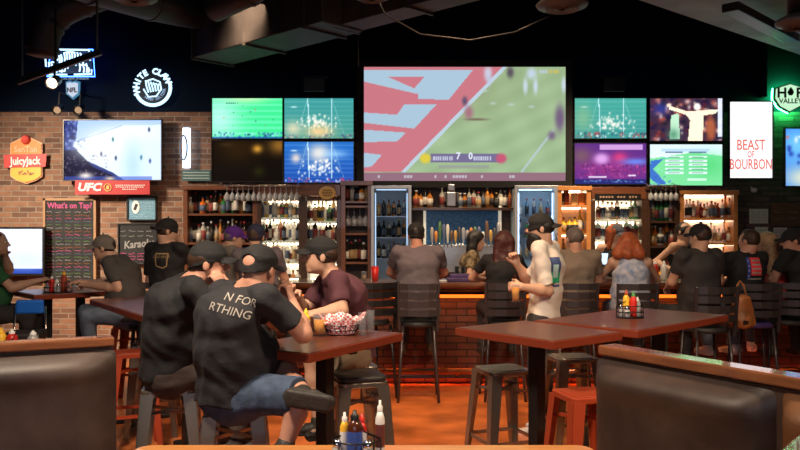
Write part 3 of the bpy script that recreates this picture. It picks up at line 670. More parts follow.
# four left
def goal(c1, c2, warm):
    a = canvas(96, 56, c1); u, v = grid(a); a = a*(1-v[..., None])+np.array(c2)/255.*v[..., None]
    for y in np.arange(.08, .9, .11): rect(a, 0, y, 1, y+.03, (255, 255, 255), .10)
    blob(a, .14, .22, .05, .02, (220, 250, 255), .7, 2); line(a, .34, 0, .36, .92, .006, (200, 245, 255), .9); line(a, .68, 0, .68, .9, .006, (200, 245, 255), .9)
    line(a, .34, 0, .2, .8, .003, (190, 240, 255), .5); line(a, .68, 0, .85, .85, .003, (190, 240, 255), .5)
    for i in range(70): x = .5+rng.randn()*.13; y = .62+rng.randn()*.1; blob(a, x, y, .014, .028, (250, 245, 235), .8)
    if warm: blob(a, .5, .82, .2, .16, (255, 205, 140), .85); blob(a, .13, .75, .12, .18, (255, 225, 185), .7); speck(a, 0, .88, 1, 1, 50, [(60, 60, 110), (180, 140, 130), (230, 210, 200)], .012, .02)
    return a
a = canvas(96, 56, (60, 222, 140)); u, v = grid(a)
for y in np.arange(0, .9, .14): rect(a, 0, y, 1, y+.06, (120, 240, 190), .5)
blob(a, .1, .5, .3, .6, (190, 255, 235), .8); blob(a, .5, .0, .3, .12, (225, 250, 180), .7); speck(a, .1, .15, .9, .75, 14, [(20, 90, 70), (20, 60, 90), (200, 60, 50)], .007, .014, .9)
speck(a, 0, .84, 1, 1, 90, [(40, 90, 190), (160, 220, 240), (20, 50, 110)], .012, .022); rect(a, 0, .95, 1, 1, (30, 70, 160), .7)
for x in (.2, .23, .26, .29, .32, .35): rect(a, x, .1, x+.018, .145, (40, 60, 90), .8)
screen('small_television', 212.5, 98.5, 282.5, 138.5, WY-.14, a, 1.15, 'top left television of left wall cluster showing a bright green soccer pitch', .012)
screen('small_television', 284.5, 98.5, 353.5, 138.5, WY-.14, goal((58, 150, 150), (70, 150, 140), True), 1.1, 'television touching big screen left side, upper one, teal goal posts picture', .012)
a = canvas(96, 56, (20, 14, 10)); blob(a, .35, .2, .3, .35, (80, 50, 16), .5); blob(a, .64, .2, .07, .1, (240, 170, 60), .95); blob(a, .95, .12, .15, .2, (190, 130, 50), .8); blob(a, .66, .75, .08, .12, (50, 50, 18), .7); blob(a, .2, .1, .1, .05, (80, 60, 30), .6)
screen('small_television', 212.5, 141, 282.5, 181.5, WY-.14, a, .8, 'dark nearly black television below the green soccer television', .012)
a = goal((34, 105, 190), (30, 75, 165), False); blob(a, .5, .28, .16, .22, (255, 235, 210), .85); blob(a, .17, .4, .07, .12, (255, 225, 200), .8); blob(a, .72, .3, .2, .1, (170, 215, 250), .6); speck(a, 0, .88, 1, .98, 60, [(240, 240, 255), (20, 50, 120), (220, 60, 80)], .012, .02)
screen('small_television', 284.5, 142, 353.5, 182.5, WY-.14, a, 1.15, 'lower television of the pair at big screen left side, blue goal posts picture', .012)
# right cluster
a = goal((70, 168, 155), (60, 150, 145), False); blob(a, .12, .5, .14, .35, (140, 185, 140), .7); speck(a, .05, .85, 1, .97, 80, [(20, 60, 90), (210, 60, 70), (240, 250, 255), (20, 90, 110)], .014, .025)
screen('small_television', 574.5, 98.5, 646, 138.5, WY-.14, a, 1.05, 'upper television touching big screen right side, green goal posts picture', .012)
a = canvas(96, 56, (60, 40, 60)); speck(a, 0, 0, 1, 1, 160, [(20, 18, 60), (150, 60, 50), (230, 200, 190), (90, 30, 40), (30, 30, 40), (200, 120, 100)], .03, .045, .8); blob(a, .15, .25, .12, .14, (40, 60, 160), .7)
poly(a, [(.28, .18), (.5, .3), (.6, .3), (.95, .26), (.9, .36), (.74, .4), (.73, 1), (.53, 1), (.56, .5), (.5, .38), (.27, .26)], (255, 238, 205)); blob(a, .655, .2, .05, .09, (240, 235, 230), 1, 3); blob(a, .27, .17, .035, .05, (250, 225, 200), 1, 2)
poly(a, [(.3, .4), (.4, .35), (.42, .95), (.28, .95)], (180, 220, 190)); blob(a, .33, .85, .08, .15, (70, 130, 100), .8); blob(a, .84, .7, .07, .28, (175, 95, 60), .9, 2); rect(a, .94, 0, 1, .9, (225, 235, 255), .9)
screen('small_television', 649.5, 98.5, 722, 141, WY-.14, a, 1.2, 'television showing a man with arms spread wide before a crowd', .012)
a = canvas(96, 56, (90, 45, 130)); blob(a, .5, .6, .5, .3, (150, 50, 130), .8); blob(a, .1, .3, .15, .2, (120, 90, 90), .8); blob(a, .38, .38, .11, .14, (225, 170, 235), .9, 1.5); blob(a, .63, .35, .1, .13, (220, 60, 120), .9); blob(a, .85, .45, .2, .08, (100, 150, 250), .8); rect(a, .35, .03, .95, .16, (220, 170, 230), .85)
speck(a, 0, .5, 1, .85, 110, [(170, 50, 120), (70, 25, 80), (200, 90, 160)], .012, .02); rect(a, 0, .87, 1, 1, (30, 40, 110), .9); rect(a, .2, .8, .45, .84, (240, 235, 250), .8); rect(a, .75, .76, .85, .8, (240, 235, 250), .8); speck(a, .1, .9, .95, .95, 30, [(140, 200, 250)], .012, .01)
screen('small_television', 574.5, 143.5, 646, 184, WY-.14, a, 1.1, 'television with purple and magenta concert crowd picture', .012)
a = canvas(96, 56, (120, 215, 150)); poly(a, [(0, 0), (1, 0), (1, .28), (.6, .2), (0, .35)], (215, 235, 240)); blob(a, .8, .5, .25, .3, (70, 200, 110), .6); poly(a, [(.02, .4), (.2, .35), (.05, .6), (.25, .95), (.12, .98), (0, .8)], (60, 110, 190)); rect(a, .17, .1, .82, .17, (170, 200, 225), .8)
for c0 in (.22, .54):
    rect(a, c0, .18, c0+.24, .22, (70, 90, 130), .8)
    for y in np.arange(.28, .72, .095): rect(a, c0, y, c0+.25, y+.05, (235, 245, 250), .85); rect(a, c0+.04, y+.02, c0+.2, y+.035, (90, 110, 130), .8)
rect(a, .52, .83, .78, .88, (220, 245, 235), .8); line(a, 0, .45, .3, .3, .006, (60, 120, 200), .8); speck(a, .02, .6, .3, 1, 25, [(50, 90, 180), (160, 230, 230)], .012, .02)
screen('small_television', 649.5, 144.5, 722, 185.5, WY-.14, a, 1.15, 'television showing a score table over a green golf course', .012)
a = canvas(50, 80, (252, 250, 255))
root, W_, H_ = screen('menu_screen', 729.5, 102, 772, 178, WY-.14, a, 1.15, 'tall white lit screen with red bourbon lettering', .012, cat='sign')
rl = emis('red_letter', (.80, .16, .11), .95)
for s, zz, wx in (('BEAST', -.075, .70), ('OF', -.205, .6), ('BOURBON', -.345, .60)): letter(s, .205 if s != 'OF' else .13, rl, root, (0, -.006, zz), sx=wx, extrude=.001, bold=.002)
a = canvas(60, 60, (60, 130, 220)); blob(a, .2, .3, .3, .3, (120, 200, 250), .8); blob(a, .6, .6, .2, .3, (30, 60, 190), .8); blob(a, .3, .85, .3, .2, (220, 220, 190), .9); blob(a, .8, .2, .2, .2, (230, 240, 255), .8); speck(a, 0, .1, 1, .6, 30, [(230, 90, 60), (30, 50, 150), (240, 245, 255)], .04, .04)
screen('wall_television', 784, 129, 850, 186, WY-.22, a, 1.15, 'blue television at the right picture edge below green shield sign', .015, rz=.05)
a = canvas(90, 60, (225, 230, 255)); rect(a, 0, .88, 1, 1, (30, 60, 160)); blob(a, .2, .3, .08, .25, (40, 90, 210), .95); blob(a, .05, .4, .1, .3, (240, 150, 70), .9); blob(a, .75, .7, .3, .2, (200, 215, 255), .7)
screen('low_television', -26, 229, 43, 273.5, WY-.16, a, 1.25, 'low white glowing television behind the man in the green shirt', .03)

# ================================================================== SIGNS
def flat_sign(name, px0, py0, px1, py1, m, label, dd=.03, frame=None, fw_=.02, d=WY-.035, cat='sign'):
    root = empty(name, (X((px0+px1)/2, d), d, Z((py0+py1)/2, d)), 0, label, cat); W_, H_ = (px1-px0)*d/F, (py1-py0)*d/F
    q = MB(); q.box((0, 0, 0), (W_, dd, H_)); q.build('board', m, root)
    if frame:
        q = MB()
        for s in (-1, 1): q.box((0, -.008, s*H_/2), (W_+fw_, dd+.02, fw_)); q.box((s*W_/2, -.008, 0), (fw_, dd+.02, H_+fw_))
        q.build('frame', frame, root, bevel=.003)
    return root, W_, H_
root, W_, H_ = flat_sign('red_banner', 75.5, 180.5, 150, 194.5, mat('banner_red', (.46, .02, .025), .5), 'long red banner reading UFC under the hockey television', d=WY-.2)
bw = mat('banner_white', (.8, .8, .8), .5); letter('UFC', .15, bw, root, (-W_*.31, -.02, 0), shear=.2, bold=.006, sx=1.15)
q = MB(); q.box((-W_*.15, -.02, 0), (.006, .004, .12)); q.tube([(-W_*.06+.05*math.cos(t), -.02, .05*math.sin(t)) for t in np.linspace(0, 2*PI, 17)[:-1]], .008, 5, closed=True); q.box((-W_*.06, -.02, 0), (.04, .004, .05)); q.build('emblem', mat('banner_gold', (.75, .45, .12), .5), root)
q = MB()
for zz, wd in ((.03, .42), (.005, .40), (-.025, .22)): 
    for i in range(int(wd/.03)): q.box((W_*.24-wd/2+i*.03+.012, -.018, zz), (.02, .003, .012))
q.build('small_lettering', bw, root)
# SanTan JuicyJack tin sign
root = empty('tin_beer_sign', P(27, 159, WY-.03), 0, 'orange SanTan JuicyJack beer sign hanging on the brick wall', 'sign')
def pxo(pts, c, d): return [((x-c[0])*d/F, -(y-c[1])*d/F) for x, y in pts]
dd = WY-.03; c0 = (27, 159)
def plate(pts, y0, y1, m, nm):
    q = MB(); q.prism(pxo(pts, c0, dd), 0, y1-y0, Matrix.Translation((0, -y0, 0)) @ WALLR); return q.build(nm, m, root)
outl = [(12, 144), (20, 140), (27, 136), (34, 140), (42, 144), (42, 176), (36, 180), (27, 183), (18, 180), (12, 176)]
plate([(x+(x-27)*.06, y+(y-160)*.04) for x, y in outl], 0, .02, mat('sign_cream', (.75, .45, .25), .5), 'edge_plate')
plate(outl, .021, .03, mat('sign_orange', (.85, .22, .02), .45), 'orange_face')
plate([(12, 165), (42, 165), (42, 176), (36, 180), (27, 182), (18, 180), (12, 176)], .032, .036, mat('sign_yellow', (.9, .42, .04), .45), 'yellow_face')
plate([(5, 155), (48, 154), (47, 167), (6, 168)], .038, .045, mat('sign_red', (.55, .02, .02), .45), 'red_ribbon')
q = MB(); q.lathe([(.001, .0), (.07, .0), (.05, .04), (.001, .055)], 18, Matrix.Translation((0, -.03, Z(140, dd)-Z(159, dd))) @ Matrix.Rotation(PI/2, 4, 'X')); q.build('grapefruit', mat('grapefruit', (.75, .10, .08), .4), root, True)
letter('JuicyJack', .155, bw, root, (0, -.05, -.035), sx=.78, bold=.004, rot=.02); letter('SanTan', .12, mat('sign_pale', (.9, .6, .4), .5), root, (0, -.034, .13), sx=.95)
q = MB()
for i in range(7): q.box((-.09+i*.03, -.038, -.2+.02*math.sin(i*2)), (.02, .004, .05), Matrix.Rotation(i*.7, 3, 'Y'))
q.build('fruit_print', mat('fruit_print', (.25, .12, .03), .5), root)
# chalkboards
def scribbles(root, W_, H_, rows, cols, y0, y1, colors, x0=-.46, x1=.46):
    for ci, c in enumerate(colors):
        q = MB()
        for r in range(rows):
            zz = H_*(y0+(y1-y0)*r/(rows-1))
            for k in range(cols):
                if (r*3+k*5) % len(colors) != ci: continue
                xa = W_*(x0+(x1-x0)*k/cols); ln = W_*(x1-x0)/cols*rng.uniform(.55, .9); n = max(4, int(ln/.012))
                pts = [(xa+ln*i/n, -.019, zz+rng.uniform(-.011, .011)) for i in range(n+1)]; q.tube(pts, .0042, 4)
        if q.v: q.build('chalk_writing', c, root)['kind'] = 'stuff'
cc = [mat('chalk_'+n, c, .8) for n, c in (('white', (.30, .30, .30)), ('pink', (.55, .10, .26)), ('green', (.12, .24, .08)), ('orange', (.32, .12, .05)), ('blue', (.12, .16, .26)))]
root, W_, H_ = flat_sign('tap_list_chalkboard', 45, 199.5, 95.5, 290, M['chalk'], 'tall framed chalkboard listing drafts under a pink title', frame=mat('tan_frame', (.35, .2, .1), .5), fw_=.035)
letter("What's on Tap?", .115, cc[1], root, (0, -.018, H_*.43), sx=.86, bold=.002); scribbles(root, W_, H_, 24, 5, .36, -.46, cc)
root, W_, H_ = flat_sign('event_chalkboard', 119, 224, 157, 264, M['chalk'], 'small black chalkboard reading Karaoke below the blue framed poster', frame=M['black_metal'])
letter('Karaoke', .15, cc[0], root, (.02, -.018, .0), rot=.1, shear=.2, bold=.003, sx=.85); scribbles(root, W_, H_, 2, 4, .32, .2, [cc[0]]); scribbles(root, W_, H_, 3, 4, -.24, -.38, [cc[1]])
root, W_, H_ = flat_sign('blue_poster', 128, 197, 156.5, 220, mat('poster_blue', (.14, .32, .45), .5), 'blue poster with white oval emblem in thin black frame', frame=M['black_metal'])
q = MB(); q.lathe([(.001, 0), (.055, 0), (.055, .003), (.001, .003)], 20, Matrix.Translation((-W_*.36+.06, -.022, .02)) @ Matrix.Rotation(PI/2, 4, 'X') @ Matrix.Scale(1.7, 4, V((0, 1, 0)))); q.build('oval_emblem', bw, root)
q = MB(); q.box((-W_*.36+.06, -.026, .02), (.04, .003, .09), Matrix.Rotation(.35, 3, 'Y')); q.build('bird_mark', mat('poster_dark', (.02, .02, .03), .5), root)
scribbles(root, W_, H_, 3, 3, .2, -.05, [mat('poster_pale', (.4, .6, .7), .6)], -.1, .42); scribbles(root, W_, H_, 2, 5, -.25, -.36, [mat('poster_pale')], -.4, .42)
# white claw style neon
def arc_text(s, r, a0, a1, size, m, root, c=(0, 0), inward=False, **k):
    n = len(s)
    for i, ch in enumerate(s):
        if ch == ' ': continue
        t = a0+(a1-a0)*i/(n-1); x, z = c[0]+r*math.cos(t), c[1]+r*math.sin(t)
        letter(ch, size, m, root, (x, -.03, z), rot=t-PI/2 if not inward else t+PI/2, extrude=.004, **k)
d = WY-.06; root = empty('round_neon_sign', P(153.5, 88, d), 0, 'round white glowing White Claw sign on the dark wall', 'sign')
q = MB(); q.lathe([(.001, 0), (.24, 0), (.24, .03), (.001, .03)], 32, Matrix.Rotation(PI/2, 4, 'X')); q.box((0, .03, 0), (.1, .06, .1)); q.build('backing', mat('sign_backing', (.01, .03, .06), .5), root)
arc_text('WHITE CLAW', .225, math.radians(190), math.radians(28), .115, M['neon_white'], root, bold=.006); arc_text('HARD SELTZER', .165, math.radians(235), math.radians(350), .055, mat('neon_dim', (0, 0, 0), .5, emit=.9, ecol=(.4, .6, .9)), root, inward=True)
q = MB(); q.tube([(.245*math.cos(t), -.03, .245*math.sin(t)) for t in np.linspace(math.radians(205), math.radians(375), 28)], .024, 8); q.build('neon_ring', M['neon_white'], root, True); q = MB(); q.lathe([(.001, .0), (.150, 0), (.150, .012), (.001, .012)], 28, Matrix.Translation((0, -.012, 0)) @ Matrix.Rotation(PI/2, 4, 'X')); q.build('lit_face', emis('claw_face', (.30, .46, .62), .6), root)
q = MB()
for i in range(6): q.tube([(-.10+i*.035, -.03, .10-.01*i), (-.09+i*.04, -.035, .03), (-.06+i*.035, -.03, -.07+.006*i)], .011, 6)
q.tube([(-.13, -.03, -.02), (-.06, -.03, -.13), (.05, -.03, -.12), (.12, -.03, -.02), (.10, -.03, .08), (.0, -.03, .12), (-.09, -.03, .09)], .012, 6); q.build('claw_logo', M['neon_white'], root, True)
# rectangular neon beer sign
d = WY-.3; root = empty('blue_neon_sign', P(69, 62, d), 0, 'rectangular blue and white neon beer sign behind the slanting bar', 'sign'); L = root.location
def W2(px, py): return P(px, py, d)-L-V((0, .03, 0))
q = MB(); q.tube([W2(52.5, 50), W2(89.5, 50.5), W2(90, 52)], .013, 8); q.tube([W2(46.5, 59), W2(47, 67)], .012, 8); q.tube([W2(91, 57), W2(91, 61)], .012, 8); q.tube([W2(48, 72), W2(49.5, 75), W2(68, 75)], .012, 8); q.tube([W2(75, 75), W2(92.5, 74.5), W2(92.5, 70)], .013, 8); q.build('neon_outline', M['neon_white'], root, True)
q = MB()
for i, (x, y0, y1) in enumerate([(49.5, 63, 67), (52, 63, 67), (56, 58, 62), (58, 57, 61), (60, 56, 63), (62, 55, 63), (65, 53, 62), (67.5, 53, 60), (70, 53, 60), (72.5, 53, 59), (75, 53, 58), (78, 53, 57), (81, 53.5, 56)]): q.tube([W2(x, y0), W2(x+.8, (y0+y1)/2), W2(x+.6, y1)], .0095, 6)
for x, y0, y1 in [(54, 71, 73), (57, 69, 73), (60, 68, 72), (62, 67, 73), (65, 66, 72), (68, 66, 69), (76, 63, 66), (80, 62, 72), (83, 61, 65), (84, 66, 73), (87, 64, 73), (89, 68, 73)]: q.tube([W2(x, y0), W2(x+1.2, (y0+y1)/2), W2(x+.4, y1)], .0095, 6)
for x0, x1, y in [(52, 55, 63), (60, 64, 63), (66, 76, 53), (60, 66, 72), (80, 88, 66)]: q.tube([W2(x0, y), W2((x0+x1)/2, y-.8), W2(x1, y)], .008, 6)
q.build('neon_script', emis('neon_script', (.45, .7, 1), 2.6), root, True)
q = MB(); q.box((0, .17, 0), (.1, .26, .1)); q.box((0, .05, 0), (.60, .02, .3)); q.build('backing', mat('sign_backing'), root)
q = MB(); q.tube([W2(50, 49)+V((0, .06, 0)), W2(92, 49)+V((0, .06, 0)), W2(94, 76)+V((0, .06, 0)), W2(46, 76)+V((0, .06, 0))], .008, 6, closed=True); q.build('blue_tube', M['neon_blue'], root, True)
letter('OFFICIAL BEER SPONSOR', .045, emis('sponsor_text', (.4, .6, .7), .5), root, W2(73, 79), sx=.9)
d = WY-.1; root = empty('shield_neon_sign', P(73, 90, d), 0, 'small blue and white NFL shield light under the neon sign', 'sign')
shp = [(-.085, .10), (-.03, .115), (0, .10), (.03, .115), (.085, .10), (.08, -.05), (0, -.115), (-.08, -.05)]
q = MB(); q.prism([(x*1.15, z*1.15) for x, z in shp], 0, .03, Matrix.Translation((0, .02, 0)) @ WALLR); q.box((0, .06, 0), (.05, .08, .05)); q.build('blue_border', emis('shield_blue', (.05, .25, .45), .7), root)
q = MB(); q.prism([(x*.9, z*.9) for x, z in shp], 0, .02, Matrix.Translation((0, -.012, 0)) @ WALLR); q.build('white_face', emis('shield_white', (.55, .65, .8), .9), root)
letter('NFL', .09, mat('poster_dark'), root, (0, -.04, -.01), sx=.9, bold=.004)
# green shield
d = WY-.14; root = empty('green_shield_sign', P(789, 97, d), 0, 'green glowing shield sign reading HOP VALLEY', 'sign')
sh_ = [(-.19, .11), (-.1, .14), (0, .17), (.1, .14), (.19, .11), (.20, -.02), (.13, -.13), (0, -.20), (-.13, -.13), (-.20, -.02)]
q = MB(); q.prism([(x*1.12, z*1.12) for x, z in sh_], 0, .03, Matrix.Translation((0, .06, 0)) @ WALLR); q.build('glow_rim', M['neon_green'], root)
q = MB(); q.prism([(x*1.12, z*1.12) for x, z in sh_], 0, .03, Matrix.Translation((0, .015, 0)) @ WALLR); q.build('dark_border', mat('sign_dark_green', (.01, .10, .03), .4), root)
q = MB(); q.prism(sh_, 0, .02, Matrix.Translation((0, -.02, 0)) @ WALLR); q.build('white_face', emis('hop_face', (.62, 1, .66), .85), root)
ink = mat('sign_ink', (.005, .02, .01), .5); letter('H', .19, ink, root, (-.12, -.045, .045), bold=.006); letter('P', .19, ink, root, (.125, -.045, .045), bold=.006); letter('VALLEY', .095, ink, root, (0, -.045, -.065), bold=.002, rot=0)
q = MB(); q.prism([(0, .085), (.03, .05), (.045, .01), (.02, -.03), (-.02, -.03), (-.045, .01), (-.03, .04)], 0, .01, Matrix.Translation((0, -.042, .045)) @ WALLR); q.build('hop_mark', ink, root)
# vertical oval light by the cabinet, small sign under it
root = empty('oval_light_sign', P(186.5, 148, WY-.1), 0, 'bright white vertical light sign with dark oval on brick wall', 'sign')
q = MB(); q.box((0, 0, 0), (.10, .06, .56)); q.build('light_box', emis('light_box', (.62, .78, 1), 3.0), root, bevel=.01)
q = MB(); q.tube([(.10*math.cos(t)*.5-.03, -.045, .17*math.sin(t)) for t in np.linspace(0, 2*PI, 25)[:-1]], .012, 6, closed=True); q.build('oval_ring', mat('oval_ring', (.15, .2, .3), .4), root, True)
root, W_, H_ = flat_sign('striped_sign', 182, 170, 211, 181, mat('striped_board', (.05, .12, .13), .6), 'small striped teal sign above the left liquor cabinet', d=WY-.08)
q = MB()
for zz in (-.04, 0, .04): q.box((0, -.018, zz), (W_*.9, .004, .014))
q.build('stripe', mat('stripe_pale', (.35, .45, .45), .6), root)
# papers and wooden sign on the right
lb = {0: 'upper white paper notice on the dark brick right of the lit cabinet', 1: 'white paper notice partly hidden behind the blond woman', 2: 'square white paper notice left of the far right man'}
for i, (x0, y0, x1, y1) in enumerate(((749.5, 209, 768, 223.5), (755, 227, 768, 241), (773.5, 227.5, 787, 241))):
    root, W_, H_ = flat_sign('paper_notice', x0, y0, x1, y1, M['paper'], lb[i], .008, d=WY-.01, cat='notice'); scribbles(root, W_, H_, 4, 3, .3, -.3, [mat('print_grey', (.3, .3, .3), .8)])
root, W_, H_ = flat_sign('wooden_plank_sign', 771, 203, 830, 226, wood('plank_wood', (.10, .055, .035), (.17, .09, .05), .6), 'brown wooden plank sign above paper notices at right', .04); scribbles(root, W_, H_, 2, 4, .1, -.15, [mat('plank_print', (.35, .22, .15), .7)])
root = empty('security_camera', P(754, 190, WY-.1), 0, 'small white security camera on the dark brick wall', 'camera')
q = MB(); q.lathe([(.001, .05), (.03, .045), (.035, -.03), (.028, -.04), (.001, -.035)], 14, Matrix.Rotation(math.radians(100), 4, 'X')); q.build('housing', M['white'], root, True)
q = MB(); q.tube([(0, .03, .02), (0, .1, .05)], .01, 6); q.build('mount', M['white'], root)

# ================================================================== BACK BAR
BY = 10.62                                   # front of the shelving
def sh_unit(name, x0, x1, ytop, ybot, shelves, m, label, back, depth=.34, led=None, dd=BY, posts=(), th=.03, topboard=True, edge=None):
    X0, X1 = X(x0, dd), X(x1, dd); root = empty(name, ((X0+X1)/2, dd, 0), 0, label, 'shelving'); W_ = X1-X0; zt, zb = Z(ytop, dd), Z(ybot, dd)
    q = MB(); q.box((0, depth-.01, (zt+zb)/2), (W_, .02, zt-zb)); q.build('back_panel', back, root)
    for s in (-1, 1): q = MB(); q.box((s*(W_/2-.03), depth/2, (zt+zb)/2), (.06, depth, zt-zb)); q.build('side_panel', m, root, bevel=.004)
    if topboard: q = MB(); q.box((0, depth/2-.01, zt-.03), (W_+.02, depth+.02, .06)); q.build('top_board', m, root, bevel=.004)
    for sy in shelves:
        z0 = Z(sy, dd); q = MB(); q.box((0, depth/2, z0-th/2), (W_-.12, depth-.02, th)); q.build('shelf', edge or m, root, bevel=.003)
        if led: q = MB(); q.box((0, depth-.05, z0-th-.008), (W_-.16, .02, .012)); q.build('light_strip', led, root)
    if led: q = MB(); q.box((0, depth-.05, zt-.07), (W_-.16, .02, .012)); q.build('light_strip', led, root)
    return root
GC = [('clear', mat('bottle_clear', (.80, .76, .66), .1, alpha=.45)), ('amber', mat('bottle_amber', (.60, .22, .04), .08, alpha=.72)), ('green', mat('bottle_green', (.06, .26, .08), .08, alpha=.8)),
      ('dark', mat('bottle_dark', (.02, .015, .012), .08)), ('blue', mat('bottle_blue', (.14, .26, .38), .08, alpha=.7)), ('red', mat('bottle_red', (.35, .03, .02), .1, trans=.2)), ('yellow', mat('bottle_yellow', (.85, .5, .05), .12, alpha=.85)), ('orange', mat('bottle_orange', (.75, .18, .03), .12, trans=.2))]
LBm = [mat('label_white', (.66, .62, .54), .6), mat('label_black', (.02, .02, .02), .5), mat('label_red', (.22, .04, .035), .6), mat('label_tan', (.4, .26, .12), .6), mat('label_blue', (.08, .11, .17), .6)]
CPm = [mat('cap_black', (.015, .015, .015), .4), mat('cap_gold', (.5, .3, .08), .35, metal=.6), mat('cap_white', (.6, .6, .6), .5), mat('cap_red', (.35, .02, .02), .4)]
BT = {}
def bottle_mesh(g, lab, cp, shape):
    key = (g, lab, cp, shape)
    if key in BT: return BT[key]
    r, h, sh, nk = [(.037, .29, .62, .012), (.034, .31, .66, .013), (.045, .23, .62, .015), (.04, .26, .7, .014), (.032, .33, .56, .012)][shape]
    prof = [(.001, 0), (r, .004), (r, h*.14), (r*1.02, h*.141), (r*1.02, h*(sh-.10)), (r, h*(sh-.099)), (r, h*sh), (r*.75, h*(sh+.06)), (nk, h*(sh+.14)), (nk, h*.90), (nk*1.25, h*.901), (nk*1.2, h), (.001, h)]
    ms = [0, 0, 0, 1, 0, 0, 0, 0, 0, 2, 2, 2]
    q = MB(); q.lathe(prof, 10, None, ms)
    me = bpy.data.meshes.new('bottle'); me.from_pydata(q.v, [], q.f)
    for x in (GC[g][1], LBm[lab], CPm[cp]): me.materials.append(x)
    me.polygons.foreach_set('material_index', q.m); me.polygons.foreach_set('use_smooth', [True]*len(me.polygons)); me.update(); BT[key] = me; return me
SHN = ['', 'slim ', 'squat ', '', 'tall ']
def bottles(px0, px1, pyb, dd, n, pal, where, group, sc=1.0, yj=.03, name='liquor_bottle', zbase=None):
    for i in range(n):
        px = px0+(px1-px0)*(i+.5)/n; g = pal[rng.randint(len(pal))]; s = rng.randint(5); me = bottle_mesh(g, rng.randint(5), rng.randint(4), s)
        o = bpy.data.objects.new(name, me); COL.objects.link(o); y = dd+rng.uniform(-yj, yj); k = sc*rng.uniform(.92, 1.08)
        o.location = (X(px, dd), y, Z(pyb, dd-.17 if zbase is None else dd) if zbase is None else zbase); o.scale = (k, k, k); o.rotation_euler.z = rng.uniform(0, 6)
        if zbase is None: o.location.z = Z(pyb, BY)+.001
        tag(o, '%s%s glass bottle, %s from left, %s' % (SHN[s], GC[g][0], ORD[i], where), 'bottle', group)
D1 = BY+.16
sh_unit('liquor_cabinet', 183, 257, 185.5, 292, (213.5, 242.5, 266), M['cab_wood'], 'dark brown wooden liquor cabinet against the left brick wall', mat('cab_back', (.03, .015, .01), .6))
bottles(189, 251, 213.5, D1, 15, [3, 3, 1, 3, 2, 3, 7, 3, 0], 'upper row of dark wood cabinet', 'bottles on the upper shelf of the dark cabinet')
bottles(189, 251, 242.5, D1, 15, [3, 3, 3, 1, 3, 0], 'middle row of dark wood cabinet', 'bottles on the middle shelf of the dark cabinet')
bottles(189, 230, 266, D1, 6, [3, 0, 3, 1], 'lowest row of dark wood cabinet', 'bottles on the lowest shelf of the dark cabinet')
gs = mat('glass_shelf', (.55, .62, .58), .2); cb = M['cream_back']; bb = mat('brown_back', (.06, .03, .02), .5)
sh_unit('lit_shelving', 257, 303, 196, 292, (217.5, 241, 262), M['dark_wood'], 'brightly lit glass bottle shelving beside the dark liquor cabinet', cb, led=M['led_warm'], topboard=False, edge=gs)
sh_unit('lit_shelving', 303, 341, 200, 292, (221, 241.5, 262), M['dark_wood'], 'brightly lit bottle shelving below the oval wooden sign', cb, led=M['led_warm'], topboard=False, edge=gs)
q = MB(); q.box((X(298, BY), BY+.16, Z(190, BY)), (X(341, BY)-X(256, BY), .32, (X(11, BY)-X(0, BY)))); tag(q.build('shelf_header', M['cab_wood'], None, bevel=.005), 'brown wooden header board above the lit shelving at left', 'board')
bottles(261, 300, 217.5, D1, 10, [2, 0, 4, 6, 6, 0, 2], 'top row of left lit shelving', 'bottles on the top lit glass shelf'); bottles(261, 300, 241, D1, 11, [2, 0, 0, 3, 0, 1], 'middle row of left lit shelving', 'bottles on the middle lit glass shelf'); bottles(261, 300, 262, D1, 11, [0, 0, 1, 2], 'bottom row of left lit shelving', 'bottles on the bottom lit glass shelf')
bottles(306, 339, 221, D1, 9, [6, 2, 0, 0, 1, 0], 'top row below oval sign', 'bottles on the top shelf under the oval sign'); bottles(306, 339, 241.5, D1, 9, [0, 2, 0, 3, 1], 'middle row below oval sign', 'bottles on the middle shelf under the oval sign'); bottles(306, 339, 262, D1, 9, [0, 0, 1], 'bottom row below oval sign', 'bottles on the bottom shelf under the oval sign')
root = empty('oval_wooden_sign', P(327.5, 193, BY-.03), 0, 'tan oval wooden sign fixed above the lit bottle shelving', 'sign')
q = MB(); q.lathe([(.001, .03), (.10, .03), (.115, .015), (.11, 0), (.001, 0)], 24, Matrix.Rotation(PI/2, 4, 'X') @ Matrix.Scale(.8, 4, V((0, 1, 0)))); q.build('oval_plaque', mat('plaque_tan', (.50, .30, .09), .5), root)
q = MB()
for zz, wd in ((.035, .12), (0, .15), (-.035, .12)):
    for i in range(int(wd/.03)): q.box((-wd/2+i*.03+.015, -.033, zz), (.02, .006, .022))
q.build('carved_print', mat('plaque_dark', (.16, .08, .02), .6), root)
sh_unit('wine_rack', 341, 372, 181, 292, (201, 205.5, 233, 262), M['cab_wood'], 'brown wooden rack section left of the glass door cooler', bb)
bottles(345, 369, 201, D1, 5, [3, 1, 0, 3], 'top of rack beside left cooler', 'bottles on top of the wooden rack'); bottles(345, 370, 262, D1, 6, [3, 0, 3], 'bottom row of rack beside cooler', 'bottles in the bottom of the wooden rack')
GM = None
def wineglass(loc, label, group, flip=False, s=1.0):
    global GM
    if GM is None:
        q = MB(); q.lathe([(.001, 0), (.035, .002), (.034, .006), (.005, .01), (.004, .085), (.02, .10), (.036, .13), (.038, .16), (.031, .20), (.029, .20), (.035, .16), (.033, .132), (.018, .105), (.001, .10)], 14)
        GM = bpy.data.meshes.new('wine_glass'); GM.from_pydata(q.v, [], q.f); GM.materials.append(M['glass_hang']); GM.polygons.foreach_set('use_smooth', [True]*len(GM.polygons))
    o = bpy.data.objects.new('wine_glass', GM); COL.objects.link(o); o.location = loc; o.scale = (s, s, s)
    if flip: o.rotation_euler.x = PI
    tag(o, label, 'glass', group)
